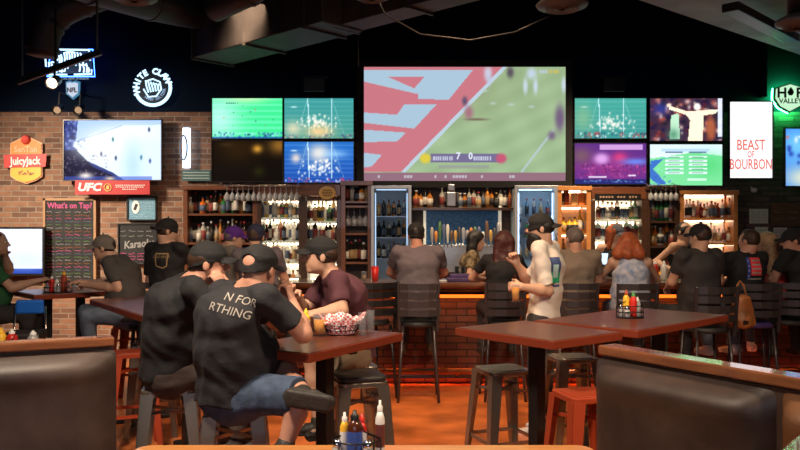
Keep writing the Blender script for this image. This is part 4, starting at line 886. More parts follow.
M['glass_hang'] = mat('hanging_glass', (.7, .72, .75), .08, metal=.0, trans=.6, ior=1.4)
for i in range(4): wineglass((X(348+i*6, D1), D1, Z(207, BY)), 'stemmed glass hanging %s from left in the wooden rack' % ORD[i], 'glasses in the wooden rack', True, 1.3)
for x0, x1, n, nm, w_ in ((224, 300, 14, 'above the left bottle shelves', 'glasses hanging at left'), (648, 679, 6, 'above the shelves left of the golden cabinet', 'glasses hanging at right')):
    rr = empty('glass_rack', (X((x0+x1)/2, BY-.06), BY-.06, Z(185.5, BY-.06)), 0, 'wire rail holding upside down glasses '+nm, 'rack')
    q = MB(); L_ = X(x1, BY)-X(x0, BY)
    for y in (-.05, .05): q.tube([(-L_/2, y, 0), (L_/2, y, 0)], .006, 6)
    q.build('rail', M['steel'], rr)
    for s in (-1, 1): q = MB(); q.tube([(s*L_*.45, 0, 0), (s*L_*.45, .25, .05)], .006, 6); q.build('bracket', M['steel'], rr)
    for i in range(n): wineglass((X(x0+3+(x1-x0-6)*i/(n-1), BY-.06), BY-.06, Z(186, BY-.06)), 'upside down stemmed glass, %s from left, %s' % (ORD[i], nm), w_, True, 1.0)
# coolers
def cooler(x0, x1, bright, label, side):
    X0, X1 = X(x0, BY-.1), X(x1, BY-.1); zt = Z(185.5, BY-.1); root = empty('glass_door_cooler', ((X0+X1)/2, BY-.1, 0), 0, label, 'cooler'); W_ = X1-X0
    zb = .12; q = MB(); q.box((0, .36, (zt+zb)/2), (W_, .02, zt-zb)); 
    for s in (-1, 1): q.box((s*(W_/2-.015), .19, (zt+zb)/2), (.03, .34, zt-zb))
    q.box((0, .19, zt-.02), (W_, .34, .04)); q.box((0, .19, zb-.06), (W_, .36, .14)); q.build('cooler_body', mat('cooler_inner', (.48, .58, .64), .4), root)
    q = MB(); b = .045
    for s in (-1, 1): q.box((s*(W_/2-b/2), 0, (zt+zb)/2), (b, .04, zt-zb))
    q.box((0, 0, zt-b/2), (W_-2*b, .04, b)); q.box((0, 0, zb+b/2), (W_-2*b, .04, b)); fr = q.build('door', mat('cooler_frame', (.36, .38, .42), .35, metal=.4), root, bevel=.004)
    q = MB(); q.box((0, .0, (zt+zb)/2), (W_-2*b, .006, zt-zb-2*b)); q.build('door_glass', M['pane'], fr)
    q = MB(); q.tube([(W_/2-.02, -.03, 1.2), (W_/2-.02, -.05, 1.25), (W_/2-.02, -.05, 1.6), (W_/2-.02, -.03, 1.65)], .01, 6); q.build('door_handle', M['chrome'], fr)
    q = MB()
    for s in (-1, 1): q.box((s*(W_/2-.06), .04, (zt+zb)/2), (.012, .012, zt-zb-.2))
    q.box((0, .05, zt-.055), (W_-.14, .02, .012)); q.build('light_strip', emis('cooler_led_%s' % side, (.55, .75, 1), bright), root)
    n = 6 if side == 'left' else 5
    for r, sy in enumerate((216, 237, 258)):
        q = MB(); z0 = Z(sy, BY+.05); q.box((0, .2, z0-.01), (W_-.08, .26, .012)); q.build('shelf', M['steel'], root)
        for i in range(n):
            g = [3, 1, 0, 3][rng.randint(4)] if side == 'left' else [2, 0, 4][rng.randint(3)]; s = rng.choice([0, 1, 3]); o = bpy.data.objects.new('beer_bottle', bottle_mesh(g, rng.randint(5), rng.randint(4), int(s))); COL.objects.link(o)
            o.location = ((X0+X1)/2-W_*.5+.1+(W_-.2)*i/(n-1), BY+.07, z0-.003); o.scale = (.78, .78, .78)
            tag(o, '%s glass bottle, %s from left, %s shelf inside the %s cooler' % (GC[g][0], ORD[i], ['top', 'middle', 'bottom'][r], side), 'bottle', 'bottles in the %s cooler' % side)
    return root
cooler(371, 411.5, 1.3, 'glass door drinks cooler left of the beer taps', 'left')
cooler(514.5, 557.5, 6.5, 'brightly lit glass door cooler right of the beer taps', 'right')
# tap wall
X0, X1 = X(412, BY), X(514, BY); xc = (X0+X1)/2; W_ = X1-X0
root = empty('tap_wall', (xc, BY, 0), 0, 'blue lit beer tap wall below the big screen', 'tap wall')
q = MB(); q.box((0, .30, 1.6), (W_, .04, 1.6)); q.build('wall_panel', bb, root)
q = MB(); q.box((0, .15, Z(207.5, BY)-.02), (W_, .32, .04)); q.build('shelf', M['dark_wood'], root, bevel=.004)
q = MB(); q.box((0, .22, (Z(209, BY)+Z(248, BY))/2), (X(503, BY)-X(427, BY), .1, Z(209, BY)-Z(248, BY))); q.build('blue_panel', mat('starry_panel', (.012, .05, .12), .3, emit=.03, ecol=(.05, .35, .8), var=.8, vscale=30), root)
q = MB(); q.box((-.22, .13, Z(209.5, BY)), (.35, .02, .012)); q.build('blue_light_strip', emis('led_cyan', (.1, .6, 1), 6), root)
for s in (-1, 1): q = MB(); q.box((s*(X(503, BY)-X(427, BY))/2, .14, (Z(209, BY)+Z(255, BY))/2), (.035, .1, Z(209, BY)-Z(262, BY))); q.build('side_light', mat('side_light', (.5, .5, .45), .4, emit=.35, ecol=(1, .9, .7)), root)
q = MB(); q.box((0, .08, (Z(245, BY)+Z(272, BY))/2), (X(500, BY)-X(430, BY), .28, Z(245, BY)-Z(272, BY))); q.build('steel_cabinet', M['steel'], root, bevel=.006)
tc = [(.35, .33, .33), (.55, .22, .05), (.08, .18, .08), (.10, .13, .25), (.6, .6, .55), (.12, .07, .05), (.5, .3, .08), (.06, .06, .07), (.3, .32, .38)]
for i in range(18):
    x = -W_*.5+(X(430, BY)-X0)+(X(500, BY)-X(430, BY))*(i+.5)/18
    q = MB(); q.tube([(x, -.02, Z(244, BY)), (x, -.06, Z(243, BY)), (x, -.07, Z(247, BY))], .011, 6); t = q.build('faucet', M['chrome'], root, True)
    hh = rng.uniform(.15, .30); q = MB(); q.lathe([(.008, 0), (.012, .02), (.022, hh*.4), (.026, hh*.8), (.015, hh), (.001, hh+.005)], 8, Matrix.Translation((x, -.05, Z(243, BY)))); q.build('tap_handle', mat('tap_handle_%d' % (i % 9), tc[i % 9], .4), t, True)
bottles(414, 432, 207.5, D1-.03, 4, [3, 0, 1], 'shelf above taps, left end', 'bottles above the taps at left'); bottles(438, 446, 207.5, D1-.03, 1, [0], 'shelf above taps, beside robot figure', None)
bottles(458, 512, 207.5, D1-.03, 12, [3, 0, 3, 1], 'right run on shelf above taps', 'bottles above the taps at right', .9)
root = empty('decorative_figure', (X(451, D1), D1-.05, Z(207, BY)+.01), 0, 'silvery figure ornament standing among bottles above the taps', 'ornament')
q = MB(); q.box((0, 0, .1), (.13, .1, .2)); q.box((0, 0, .26), (.1, .09, .1)); q.box((-.09, 0, .13), (.03, .05, .14)); q.box((.09, 0, .13), (.03, .05, .14)); q.build('figure_body', mat('figure_metal', (.35, .34, .35), .35, metal=.7), root, bevel=.015)
# right of the cooler
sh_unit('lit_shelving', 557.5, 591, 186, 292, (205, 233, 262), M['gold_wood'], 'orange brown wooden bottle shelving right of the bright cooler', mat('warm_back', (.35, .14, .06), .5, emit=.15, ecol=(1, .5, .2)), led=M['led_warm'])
bottles(561, 568, 205, D1, 2, [0, 7], 'top of orange shelving right of cooler', 'bottles top of orange shelving'); bottles(561, 588, 233, D1, 5, [6, 3, 0, 6], 'middle of orange shelving right of cooler', 'bottles middle of orange shelving'); bottles(561, 588, 262, D1, 5, [1, 0, 7], 'bottom of orange shelving right of cooler', 'bottles bottom of orange shelving')
for i, (px, c, w_) in enumerate(((574, (.8, .5, .2), 'tan'), (581, (.8, .25, .05), 'orange'))):
    q = MB(); q.box((X(px, D1), D1-.02, Z(205, BY)+.085), (.085, .06, .17)); tag(q.build('gift_box', mat('box_'+w_, c, .5), None, bevel=.006), '%s gift box on the top shelf of the orange shelving' % w_, 'box')
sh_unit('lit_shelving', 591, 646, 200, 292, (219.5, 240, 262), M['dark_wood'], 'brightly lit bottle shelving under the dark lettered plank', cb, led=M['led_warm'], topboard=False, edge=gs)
bottles(596, 642, 219.5, D1, 10, [0, 2, 0, 1, 2, 0], 'top row under dark plank', 'bottles on the top shelf under the plank'); bottles(596, 642, 240, D1, 10, [4, 0, 2, 3, 0], 'middle row under dark plank', 'bottles on the middle shelf under the plank'); bottles(596, 642, 262, D1, 9, [0, 1, 0, 2], 'bottom row under dark plank', 'bottles on the bottom shelf under the plank')
q = MB(); q.box((X(619, BY), BY+.16, Z(193, BY)), (X(646, BY)-X(591, BY), .32, .17)); tag(q.build('shelf_header', M['cab_wood'], None, bevel=.005), 'reddish wooden header board above the shelving right of centre', 'board')
root = empty('plank_sign', P(618, 197, BY-.02), 0, 'dark plank sign with faint lettering on the reddish header', 'sign'); q = MB(); q.box((0, 0, 0), (.62, .02, .085)); q.build('plank', M['black_metal'], root)
q = MB()
for i in range(13):
    if i in (5, 9): continue
    q.box((-.24+i*.04, -.013, 0), (.024, .004, .026))
q.build('plank_print', mat('plank_print'), root)
sh_unit('open_shelving', 646, 680, 186, 292, (221, 246, 268), M['dark_wood'], 'dark open shelving between lit shelves and golden cabinet', mat('dim_back', (.15, .08, .05), .6), led=None)
bottles(650, 677, 221, D1, 6, [2, 0, 1, 3], 'upper row left of golden cabinet', 'bottles on upper dark shelf by golden cabinet'); bottles(650, 677, 246, D1, 7, [0, 7, 0, 1], 'lower row left of golden cabinet', 'bottles on lower dark shelf by golden cabinet')
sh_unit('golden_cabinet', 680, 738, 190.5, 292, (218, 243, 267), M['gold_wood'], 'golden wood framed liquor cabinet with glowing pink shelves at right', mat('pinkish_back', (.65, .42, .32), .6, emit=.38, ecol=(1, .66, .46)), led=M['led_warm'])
bottles(685, 734, 218, D1, 14, [0, 1, 0, 0, 1, 0, 5], 'top row of golden cabinet', 'bottles on the top shelf of the golden cabinet', .9); bottles(700, 734, 243, D1, 8, [0, 0, 1, 0], 'middle row of golden cabinet', 'bottles on the middle shelf of the golden cabinet', .9); bottles(700, 734, 267, D1, 5, [0, 5, 1], 'bottom row of golden cabinet', 'bottles on the bottom shelf of the golden cabinet', .9)
# back counter
q = MB(); xa, xb = X(183, 10.4), X(740, 10.4); q.box(((xa+xb)/2, 10.42, .45), (xb-xa, .30, .9)); root = empty('back_counter', (0, 0, 0), 0, 'long wooden back counter under the bottle shelving', 'counter'); q.build('counter_body', M['dark_wood'], root)
q = MB(); q.box(((xa+xb)/2, 10.40, .925), (xb-xa+.04, .36, .05)); q.build('counter_top', mat('counter_stone', (.3, .27, .24), .25), root, bevel=.008)
bottles(258, 300, 0, 10.36, 9, [0, 1, 0, 2, 3], 'on back counter at left', 'bottles on the back counter at left', zbase=.952); bottles(592, 676, 0, 10.36, 15, [0, 6, 0, 1, 7, 0], 'on back counter at right', 'bottles on the back counter at right', zbase=.952)

# ================================================================== BAR
BX0, BX1, BF = -1.5, 6.4, 8.62; BT_Z = 1.12
area('under_bar_light', ((BX0+BX1)/2, BF-.10, .93), BX1-BX0-.1, 10, (1, .26, .05), ((BX0+BX1)/2, BF-.02, .2), sy=.03)
root = empty('bar_counter', ((BX0+BX1)/2, BF, 0), 0, 'long brick fronted bar counter with glowing orange light strip', 'bar'); W_ = BX1-BX0
q = MB(); q.box((0, .02, .5), (W_-.1, .12, .96)); q.build('brick_front', M['brick_bar'], root)
q = MB(); q.box((0, .20, BT_Z-.025), (W_, .80, .05)); q.build('bar_top', M['bar_top'], root, bevel=.012)
q = MB(); q.tube([(-W_/2, -.2, BT_Z-.03), (W_/2, -.2, BT_Z-.03)], .035, 12); q.box((0, -.15, BT_Z-.07), (W_, .05, .06)); q.build('bar_edge', M['cab_wood'], root, True)
q = MB(); q.box((0, -.06, .965), (W_, .02, .035)); q.build('orange_light_strip', M['led_orange'], root)
q = MB(); q.box((0, -.055, .095), (W_, .02, .02)); q.build('red_floor_light', M['led_red'], root); q = MB(); q.box((0, -.085, .12), (W_, .025, .10)); q.build('kick_board', M['dark_wood'], root)
q = MB(); q.box((0, .56, .5), (W_-.1, .05, .98)); q.build('service_side', M['dark_wood'], root)
q = MB(); q.box((-W_/2+.05, .28, .5), (.06, .6, .96)); q.build('end_panel', M['cab_wood'], root)
q = MB(); q.tube([(-W_/2, -.20, .17), (W_/2, -.20, .17)], .036, 12); fr = q.build('foot_rail', M['copper'], root, True)
for i in range(9): q = MB(); x = -W_/2+.3+i*(W_-.6)/8; q.tube([(x, -.20, .17), (x, -.15, .12), (x, -.09, .10)], .014, 6); q.build('rail_bracket', M['copper'], fr)

# ================================================================== SEATING
def legbar(m, a, b, w0, w1, th=.004):
    """folded sheet-metal leg, an L section that tapers"""
    a, b = V(a), V(b); sx = 1 if a.x > 0 else -1; sy = 1 if a.y > 0 else -1
    for ax in (0, 1):
        d = V((-sx, 0, 0)) if ax == 0 else V((0, -sy, 0)); n = V((0, sy, 0)) if ax == 0 else V((sx, 0, 0))
        pts = [a, a+d*w0, b+d*w1, b]; vs = [p+n*0 for p in pts]+[p-n*th for p in pts]
        m.add(vs, [(0, 1, 2, 3), (7, 6, 5, 4), (0, 4, 5, 1), (1, 5, 6, 2), (2, 6, 7, 3), (3, 7, 4, 0)])
def tolix(px, d, rz, m, label, group=None, h=.76, pad=None, x=None):
    root = empty('metal_stool', (X(px, d) if x is None else x, d, 0), math.radians(rz), label, 'stool', group); s = .155; b = .21
    rr = lambda h_, r=.05, n=5: [(sx*(h_-r)+r*math.cos(t), sy*(h_-r)+r*math.sin(t)) for sx, sy, t0 in ((1, 1, 0), (-1, 1, PI/2), (-1, -1, PI), (1, -1, 1.5*PI)) for t in np.linspace(t0, t0+PI/2, n)]
    q = MB(); q.prism(rr(s), h-.03, h); q.prism(rr(s*.8, .04), h-.002, h+.004); q.build('seat', m, root, bevel=.006)
    if pad: q = MB(); q.prism(rr(s*.98), h+.004, h+.035); q.build('seat_cushion', pad, root, bevel=.012)
    for sx in (-1, 1):
        for sy in (-1, 1):
            q = MB(); legbar(q, (sx*s, sy*s, h-.02), (sx*b, sy*b, 0), .075, .038); q.build('leg', m, root)
            q = None
    q = MB(); z = .30; c = s+(b-s)*(h-z)/h-.012; 
    for p0, p1 in (((-c, -c), (c, -c)), ((c, -c), (c, c)), ((c, c), (-c, c)), ((-c, c), (-c, -c))): q.bar((*p0, z), (*p1, z), .006, .025)
    q.build('foot_brace', m, root)
    q = MB(); z = .62; c = s+(b-s)*(h-z)/h-.012; q.bar((-c, -c, z), (c, c, z-.0), .006, .02); q.bar((c, -c, z), (-c, c, z), .006, .02); q.build('cross_brace', m, root)
    return root
def barchair(px, d, rz, label, m=None, x=None, backtop=1.17, seatm=None):
    m = m or M['chair_metal']; root = empty('bar_chair', (X(px, d) if x is None else x, d, 0), math.radians(rz), label, 'chair', None)
    q = MB(); q.lathe([(.001, .735), (.19, .735), (.20, .75), (.19, .785), (.15, .79), (.001, .79)], 24); q.build('seat', seatm or M['pad'], root, True)
    for sx in (-1, 1):
        for sy in (-1, 1):
            q = MB(); q.tube([(sx*.15, sy*.15, .74), (sx*.2, sy*.2, 0)], .014, 8); q.build('leg', m, root, True)
        q = MB(); q.bar((sx*.185, -.18, .70), (sx*.195, -.225, backtop), .025, .03); q.build('back_post', m, root, bevel=.004)
    q = MB(); q.tube([(sx*.186, sy*.186, .26) for sx, sy in ((-1, -1), (1, -1), (1, 1), (-1, 1))], .011, 8, closed=True); q.build('foot_ring', m, root, True)
    for k in range(4):
        z = backtop-.035-k*.085; q = MB(); pts = [(-.185, -.215), (-.1, -.25), (0, -.262), (.1, -.25), (.185, -.215)]
        for i in range(4): q.bar((*pts[i], z), (*pts[i+1], z), .008, .064)
        q.build('back_slat', m, root)
    return root
# ================================================================== TABLES
def table(name, c, u, L_, W_, label, posts=((0, 0),), top=1.07, th=.045, base=True):
    rz = math.atan2(u[1], u[0]); root = empty(name, (c[0], c[1], 0), rz, label, 'table')
    q = MB(); q.box((0, 0, top-th/2+.001), (L_-.004, W_-.004, th)); q.build('table_top', M['table'], root, bevel=.004)
    q = MB(); t = .012
    for s in (-1, 1): q.box((0, s*(W_/2), top-th/2-.003), (L_+t, t, th)); q.box((s*(L_/2), 0, top-th/2-.003), (t, W_, th))
    q.build('edge_band', M['table_edge'], root, bevel=.003)
    for p in posts:
        q = MB(); q.box((p[0], p[1], (top-th)/2), (.075, .075, top-th-.02)); q.build('pedestal', M['black_metal'], root, bevel=.004)
        q = MB(); q.box((p[0], p[1], .02), (.5, .07, .035)); q.box((p[0], p[1], .02), (.07, .5, .035)); q.build('foot', M['black_metal'], root, bevel=.006)
        q = MB(); q.box((p[0], p[1], top-th-.012), (.4, .05, .02)); q.box((p[0], p[1], top-th-.012), (.05, .4, .02)); q.build('top_bracket', M['black_metal'], root)
    return root
T1c = (-.45+.25*.92+(-.85)*.25, 3.85+.84*.46+.527*.25)
def rectc(F_, u, L_, W_):
    u = V((u[0], u[1])).normalized(); v = V((-u.y, u.x)); return (F_[0]+u.x*L_/2+v.x*W_/2, F_[1]+u.y*L_/2+v.y*W_/2)
T1 = rectc((-.45, 3.85), (.46, .80), .92, .46); table('high_table', T1, (.46, .80), .92, .46, 'high table holding the red checked basket and beer')
T2 = (.84, 4.79); table('high_table', T2, (.62, -.785), .78, .62, 'small empty square high table in front of the brick bar')
T3 = rectc((1.45, 4.76), (.72, .70), 1.29, .76); table('high_table', T3, (.72, .70), 1.29, .76, 'long high table right of centre holding a condiment caddy', ((-.3, 0), (.35, 0)))
T4 = (-2.77+.556*.925+.83*.375, 6.98-.83*.925+.556*.375); table('high_table', T4, (.556, -.83), 1.85, .75, 'long high table behind the two men in black at left', ((-.6, 0), (.6, 0)))
T5 = rectc((-3.48, 7.43), (.75, .66), .80, .80); table('high_table', T5, (.75, .66), .80, .80, 'square high table between green shirt man and grey cap man', ((-.13, .1), (.13, -.1)))
# booth table in the foreground
root = empty('booth_table', (-.15, 2.98, 0), 0, 'wooden booth table along the bottom edge of the picture', 'table')
q = MB(); r = .07; q.prism([(sx*(.96-r)+r*math.cos(t), sy*(.35-r)+r*math.sin(t)) for sx, sy, t0 in ((1, 1, 0), (-1, 1, PI/2), (-1, -1, PI), (1, -1, 1.5*PI)) for t in np.linspace(t0, t0+PI/2, 7)], .725, .762); q.build('table_top', wood('honey_wood', (.45, .17, .05), (.58, .26, .08), .3), root, bevel=.006)
q = MB(); q.box((0, 0, .37), (.09, .09, .70)); q.build('pedestal', M['black_metal'], root); q = MB(); q.box((0, 0, .02), (.7, .09, .04)); q.box((0, 0, .02), (.09, .5, .04)); q.build('foot', M['black_metal'], root, bevel=.006)
root = empty('low_table', (-2.95, 5.95, 0), 0, 'low table behind left booth rail holding sauce bottles', 'table')
q = MB(); q.box((0, 0, .74), (.9, .7, .04)); q.build('table_top', M['table'], root, bevel=.004); q = MB(); q.box((0, 0, .36), (.08, .08, .72)); q.build('pedestal', M['black_metal'], root); q = MB(); q.box((0, 0, .02), (.5, .07, .035)); q.box((0, 0, .02), (.07, .5, .035)); q.build('foot', M['black_metal'], root)
# ================================================================== BOOTHS
def booth(name, A_, u, panels, total, label, rail_to=None, top=1.15):
    rz = math.atan2(u[1], u[0]); root = empty(name, (A_[0], A_[1], 0), rz, label, 'booth')
    q = MB(); q.box((total/2, .03, top-.022), (total, .11, .044)); q.build('top_rail', M['rail_wood'], root, bevel=.008)
    q = MB(); q.box((total/2, .03, (top-.05)/2), (total-.01, .06, top-.055)); q.build('back_board', M['vinyl'], root)
    for x0, x1, m in panels:
        q = MB(); n = 14; vs = []; hh = top-.06-.42
        for j in range(n+1):
            for i in range(n+1):
                s, t = i/n, j/n; e = (1-abs(2*s-1)**7)*(1-abs(2*t-1)**7); roll = .035*math.exp(-((t-.88)/.07)**2); vs.append((x0+(x1-x0)*s, -.001-.085*e**.5-(roll*e), .42+hh*t))
        q.add(vs, [(j*(n+1)+i, j*(n+1)+i+1, (j+1)*(n+1)+i+1, (j+1)*(n+1)+i) for j in range(n) for i in range(n)])
        o = q.build('back_cushion', m, root, True); sb = o.modifiers.new('s', 'SUBSURF'); sb.levels = sb.render_levels = 1
        q = MB(); q.box(((x0+x1)/2, -.27, .40), (x1-x0-.01, .46, .12)); q.build('seat_cushion', m, root, bevel=.03); q = MB(); q.box(((x0+x1)/2, -.24, .17), (x1-x0-.02, .38, .34)); q.build('seat_base', M['dark_wood'], root)
    return root
booth('booth_bench', (-2.55, 3.34), (.905, .425), [(.0, 1.26, M['vinyl'])], 1.25, 'dark leather booth bench back at the lower left')
booth('booth_bench', (.93, 3.60), (.53, -.85), [(-.03, .86, M['vinyl']), (.885, 1.5, M['vinyl_tan'])], 1.5, 'dark leather booth bench back with glossy wooden rail at lower right')
root = empty('booth_end_rail', (.934, 1.896, 0), math.radians(50.7), 'low wooden end rail tip at the bottom right corner', 'rail'); 
q = MB(); q.box((.0, -.25, 1.13), (.62, .5, .04)); q.build('top_rail', M['rail_wood'], root, bevel=.006); q = MB(); q.box((0, -.25, .55), (.44, .44, 1.1)); q.build('end_panel', M['dark_wood'], root)

# stools
G, O = M['gun'], M['orange_metal']
tolix(232, 4.08, 8, G, 'gunmetal stool under the man with shirt lettering and denim shorts', x=-.86)
tolix(168, 4.62, 12, G, 'gunmetal stool under the man in the plain black shirt', x=-1.36)
tolix(358, 4.84, 18, G, 'empty gunmetal stool tucked under the table with the basket', pad=M['pad'])
tolix(352, 5.38, 15, G, 'gunmetal stool under the man in the maroon shirt', x=-.33)
tolix(503, 5.22, 20, G, 'empty gunmetal stool left of the small square high table')
tolix(572, 5.72, 10, G, 'empty gunmetal stool between small square table and long right table')
tolix(133, 5.95, 22, O, 'empty orange metal stool right of the left booth')
tolix(586, 4.42, 14, O, 'empty orange metal stool at the end of the right booth')
tolix(126, 7.65, 0, M['orange_metal'], 'orange brown stool under the man in the grey cap', x=-2.62)
tolix(100, 6.5, 10, G, 'gunmetal stool in front of the table behind the left booth', x=-2.05)
# blue stool
root = empty('blue_seat_stool', (X(30, 7.2), 7.2, 0), .2, 'chrome stool with bright blue padded seat at far left', 'stool')
q = MB(); q.box((0, 0, .98), (.24, .05, .13)); q.build('backrest', mat('blue_vinyl', (.01, .14, .62), .4), root, bevel=.02); q = MB(); q.box((0, -.17, .74), (.32, .32, .07)); q.build('seat', M['pad'], root, bevel=.02)
for sx in (-1, 1):
    for y in (-.3, .0): q = MB(); q.tube([(sx*.13, y, .98 if y == 0 else .72), (sx*.15, y, 0)], .011, 8); q.build('leg', M['chrome'], root, True)
q = MB(); q.bar((-.14, -.3, .3), (.14, -.3, .3), .02, .02); q.bar((-.14, 0, .3), (.14, 0, .3), .02, .02); q.build('foot_brace', M['chrome'], root)
# bar chairs
barchair(418, 7.82, 0, 'dark slatted bar chair of the man in plain grey shirt at bar')
barchair(502, 7.86, 2, 'dark slatted bar chair of the woman with long dark red hair')
barchair(574, 7.86, -3, 'dark slatted bar chair of the man in tan shirt')
barchair(631, 7.80, 0, 'dark slatted bar chair of the red haired woman')
barchair(706, 7.35, 4, 'dark slatted bar chair of the man in charcoal shirt')
barchair(752, 7.75, -6, 'slatted bar chair with the brown bag hung on it', seatm=mat('purple_lit_seat', (.06, .04, .16), .3))  # purple light falling on this seat is put into its base colour
barchair(788, 7.95, -25, 'dark slatted bar chair at the far right edge', x=3.95)
barchair(370, 7.9, 30, 'thin dark bar chair at the bar behind the man in maroon', m=M['black_metal'])
barchair(258, 7.75, 5, 'dark bar chair under the man in the navy cap'); barchair(233, 8.4, 60, 'dark bar chair under the man in the purple cap')
barchair(150, 7.55, 200, 'dark slatted chair beside the standing man with backward cap')

# ================================================================== PEOPLE
CL = dict(black=cloth('black', (.010, .010, .012)), black2=cloth('washed_black', (.016, .016, .02)), maroon=cloth('maroon', (.075, .022, .032)), grey=cloth('grey', (.055, .05, .048)), dgrey=cloth('charcoal', (.03, .027, .028)),
          denim=cloth('denim', (.035, .055, .10), var=.25, vscale=20), jeans=cloth('light_jeans', (.10, .13, .18), var=.2), khaki=cloth('khaki', (.20, .14, .09)), white=cloth('white', (.62, .56, .50)), tan=cloth('tan', (.17, .135, .105)),
          green=cloth('green', (.02, .10, .035)), red=cloth('red', (.42, .03, .03)), tie=cloth('tiedye', (.60, .60, .64), var=.08, vscale=16, col2=(.14, .22, .40)), lgrey=cloth('light_grey', (.19, .17, .14)), mauve=cloth('mauve_grey', (.10, .085, .10)), pattern=cloth('olive_pattern', (.10, .08, .045), var=.7, vscale=30, col2=(.3, .22, .12)), brown=cloth('brown', (.05, .035, .03)))
capm = dict(black=cloth('cap_black', (.010, .010, .011)), grey=cloth('cap_grey', (.17, .15, .13)), purple=cloth('cap_purple', (.09, .02, .22)), navy=cloth('cap_navy', (.015, .018, .05)), slate=cloth('cap_slate', (.06, .065, .085)))
shoeg = mat('shoe_dark', (.03, .026, .024), .6, bump=.3); shoew = mat('shoe_white', (.5, .5, .52), .6); shoeb = mat('shoe_brown', (.08, .04, .02), .6)
wt = mat('shirt_white_print', (.34, .31, .28), .8)
# man 5: lettering on back, denim shorts
r, s_, J = person('seated man from behind, black shirt with white lettering, denim shorts', (-.86, 3.98, .875), P(246, 289, 3.94), P(259, 270, 3.93), ty=44, hy=24, hp=8, bulk=1.22, shirt=CL['black2'], sleeve=.72, trousers=CL['denim'], leg_len=.97, shoe=shoeg,
    er=P(303, 334, 3.86), wr=P(292, 303, 4.02), el=P(277, 322, 4.45), wl=P(284, 298, 4.16), hcurl=(.9, 1.0), hnr=((-.9, .3, .2), (-.25, .3, .9)), hnl=((-.2, -.9, 0), (.4, -.3, .8)),
    kr=(-.48, 3.76, .875), ar=P(285, 447, 3.72), kl=(-.64, 4.20, .965), al=(-.46, 3.72, .895), fdl=(.96, -.22, -.10), fdr=(.9, -.3, -.2), cap=capm['black'], hair=None, h=.0075, hem=-.07, spine=.09, skin='red')
shirt_text('N FOR', .056, wt, s_, r, P(241, 300, 3.78), (-.05, 1, -.1), (.25, 0, 1), shear=.1); shirt_text('RTHING', .058, wt, s_, r, P(231, 311, 3.78), (-.05, 1, -.1), (.25, 0, 1), shear=.1)
# man 4
r, s_, J = person('seated man in plain black shirt and black cap, hand on his cheek', (-1.36, 4.58, .875), P(190, 283, 4.50), P(208, 264, 4.46), ty=66, hy=78, hp=2, bulk=1.18, shirt=CL['black'], sleeve=.8, trousers=CL['brown'], shoe=shoeg,
    er=P(243, 338, 4.30), wr=P(223, 291, 4.38), el=P(238, 330, 4.85), wl=P(250, 320, 4.6), hcurl=(.7, .8), hnr=((-.6, .5, 0), (-.35, .05, .95)), cap=capm['black'], h=.0075, hem=-.06, spine=.09, skin='red')
# man 6 maroon
r, s_, J = person('man in maroon shirt and black cap facing left behind the basket', (-.33, 5.34, .875), P(331, 275, 5.13), P(321, 256, 5.09), ty=-104, hy=-98, hp=-2, bulk=1.15, shirt=CL['maroon'], sleeve=.75, trousers=CL['khaki'], leg_len=.95, shoe=shoeg,
    el=P(341, 311, 4.86), wl=P(315, 314, 4.76), er=P(303, 312, 5.2), wr=P(297, 296, 4.92), hcurl=(.6, .8), kl=P(325, 360, 4.95), kr=P(312, 360, 5.2), cap=capm['black'], h=.0075, skin='fair', hem=-.05, spine=.06)
# man 2
r, s_, J = person('man in grey cap and dark grey shirt facing left at table', (-2.62, 7.62, .875), P(117, 262, 7.72), P(104, 248, 7.68), ty=-88, hy=-92, hp=4, bulk=1.1, shirt=CL['grey'], sleeve=.75, trousers=CL['jeans'], shoe=shoew,
    el=P(119, 288, 7.50), wl=P(88, 285, 7.62), er=P(108, 284, 7.9), wr=P(80, 283, 7.72), hcurl=(.9, 1.0), cap=capm['grey'], kl=P(88, 316, 7.5), kr=P(86, 312, 7.85), spine=.07)
# man 1 green
r, s_, J = person('man in green shirt reaching toward the sauce bottles, left edge', (X(-12, 7.75), 7.75, .875), P(-10, 266, 7.85), P(-3, 243, 7.85), ty=82, hy=75, bulk=1.1, shirt=CL['green'], sleeve=.75, trousers=CL['dgrey'], shoe=shoeg,
    er=P(12, 288, 7.70), wr=P(37, 281, 7.85), el=P(9, 270, 8.1), wl=P(5, 255, 7.95), hcurl=(.5, .6), hairm='brown', spine=.06)
# man 3 standing
r, s_, J = person('standing man, black cap backward, emblem on back of black shirt', (X(172, 7.8), 7.8, .93), P(166, 250, 7.8), P(167, 231, 7.78), ty=28, hy=62, hp=4, bulk=1.2, stand=True, shirt=CL['black'], sleeve=.8, hem=-.14, trousers=CL['black2'], shoe=shoeg,
    er=P(192, 262, 7.85), wr=P(181, 243, 7.98), el=P(150, 280, 8.0), wl=P(160, 285, 8.15), hcurl=(1.1, 1.0), hnr=((-.4, .6, .2), (-.2, .1, .9)), cap=capm['black'], capyaw=165, hairm='brown')
shirt_text('COLD BREW', .035, mat('print_gold', (.3, .2, .1), .8), s_, r, P(160, 257, 7.6), (.1, 1, 0), sx=.9); q_ = subdiv_rect(-.09, .09, -.08, .06); 
me = bpy.data.meshes.new('e'); 
ring = MB(); pts = [(-.065, .07), (.07, .07), (.06, -.05), (.02, -.07), (-.05, -.05)]
for i in range(5):
    a_, b_ = V((*pts[i], 0)), V((*pts[(i+1) % 5], 0)); n_ = V((-(b_-a_).y, (b_-a_).x, 0)).normalized()*.006
    for k in range(6): p0 = a_.lerp(b_, k/6); p1 = a_.lerp(b_, (k+1)/6); ring.add([p0-n_, p1-n_, p1+n_, p0+n_], [(0, 1, 2, 3)])
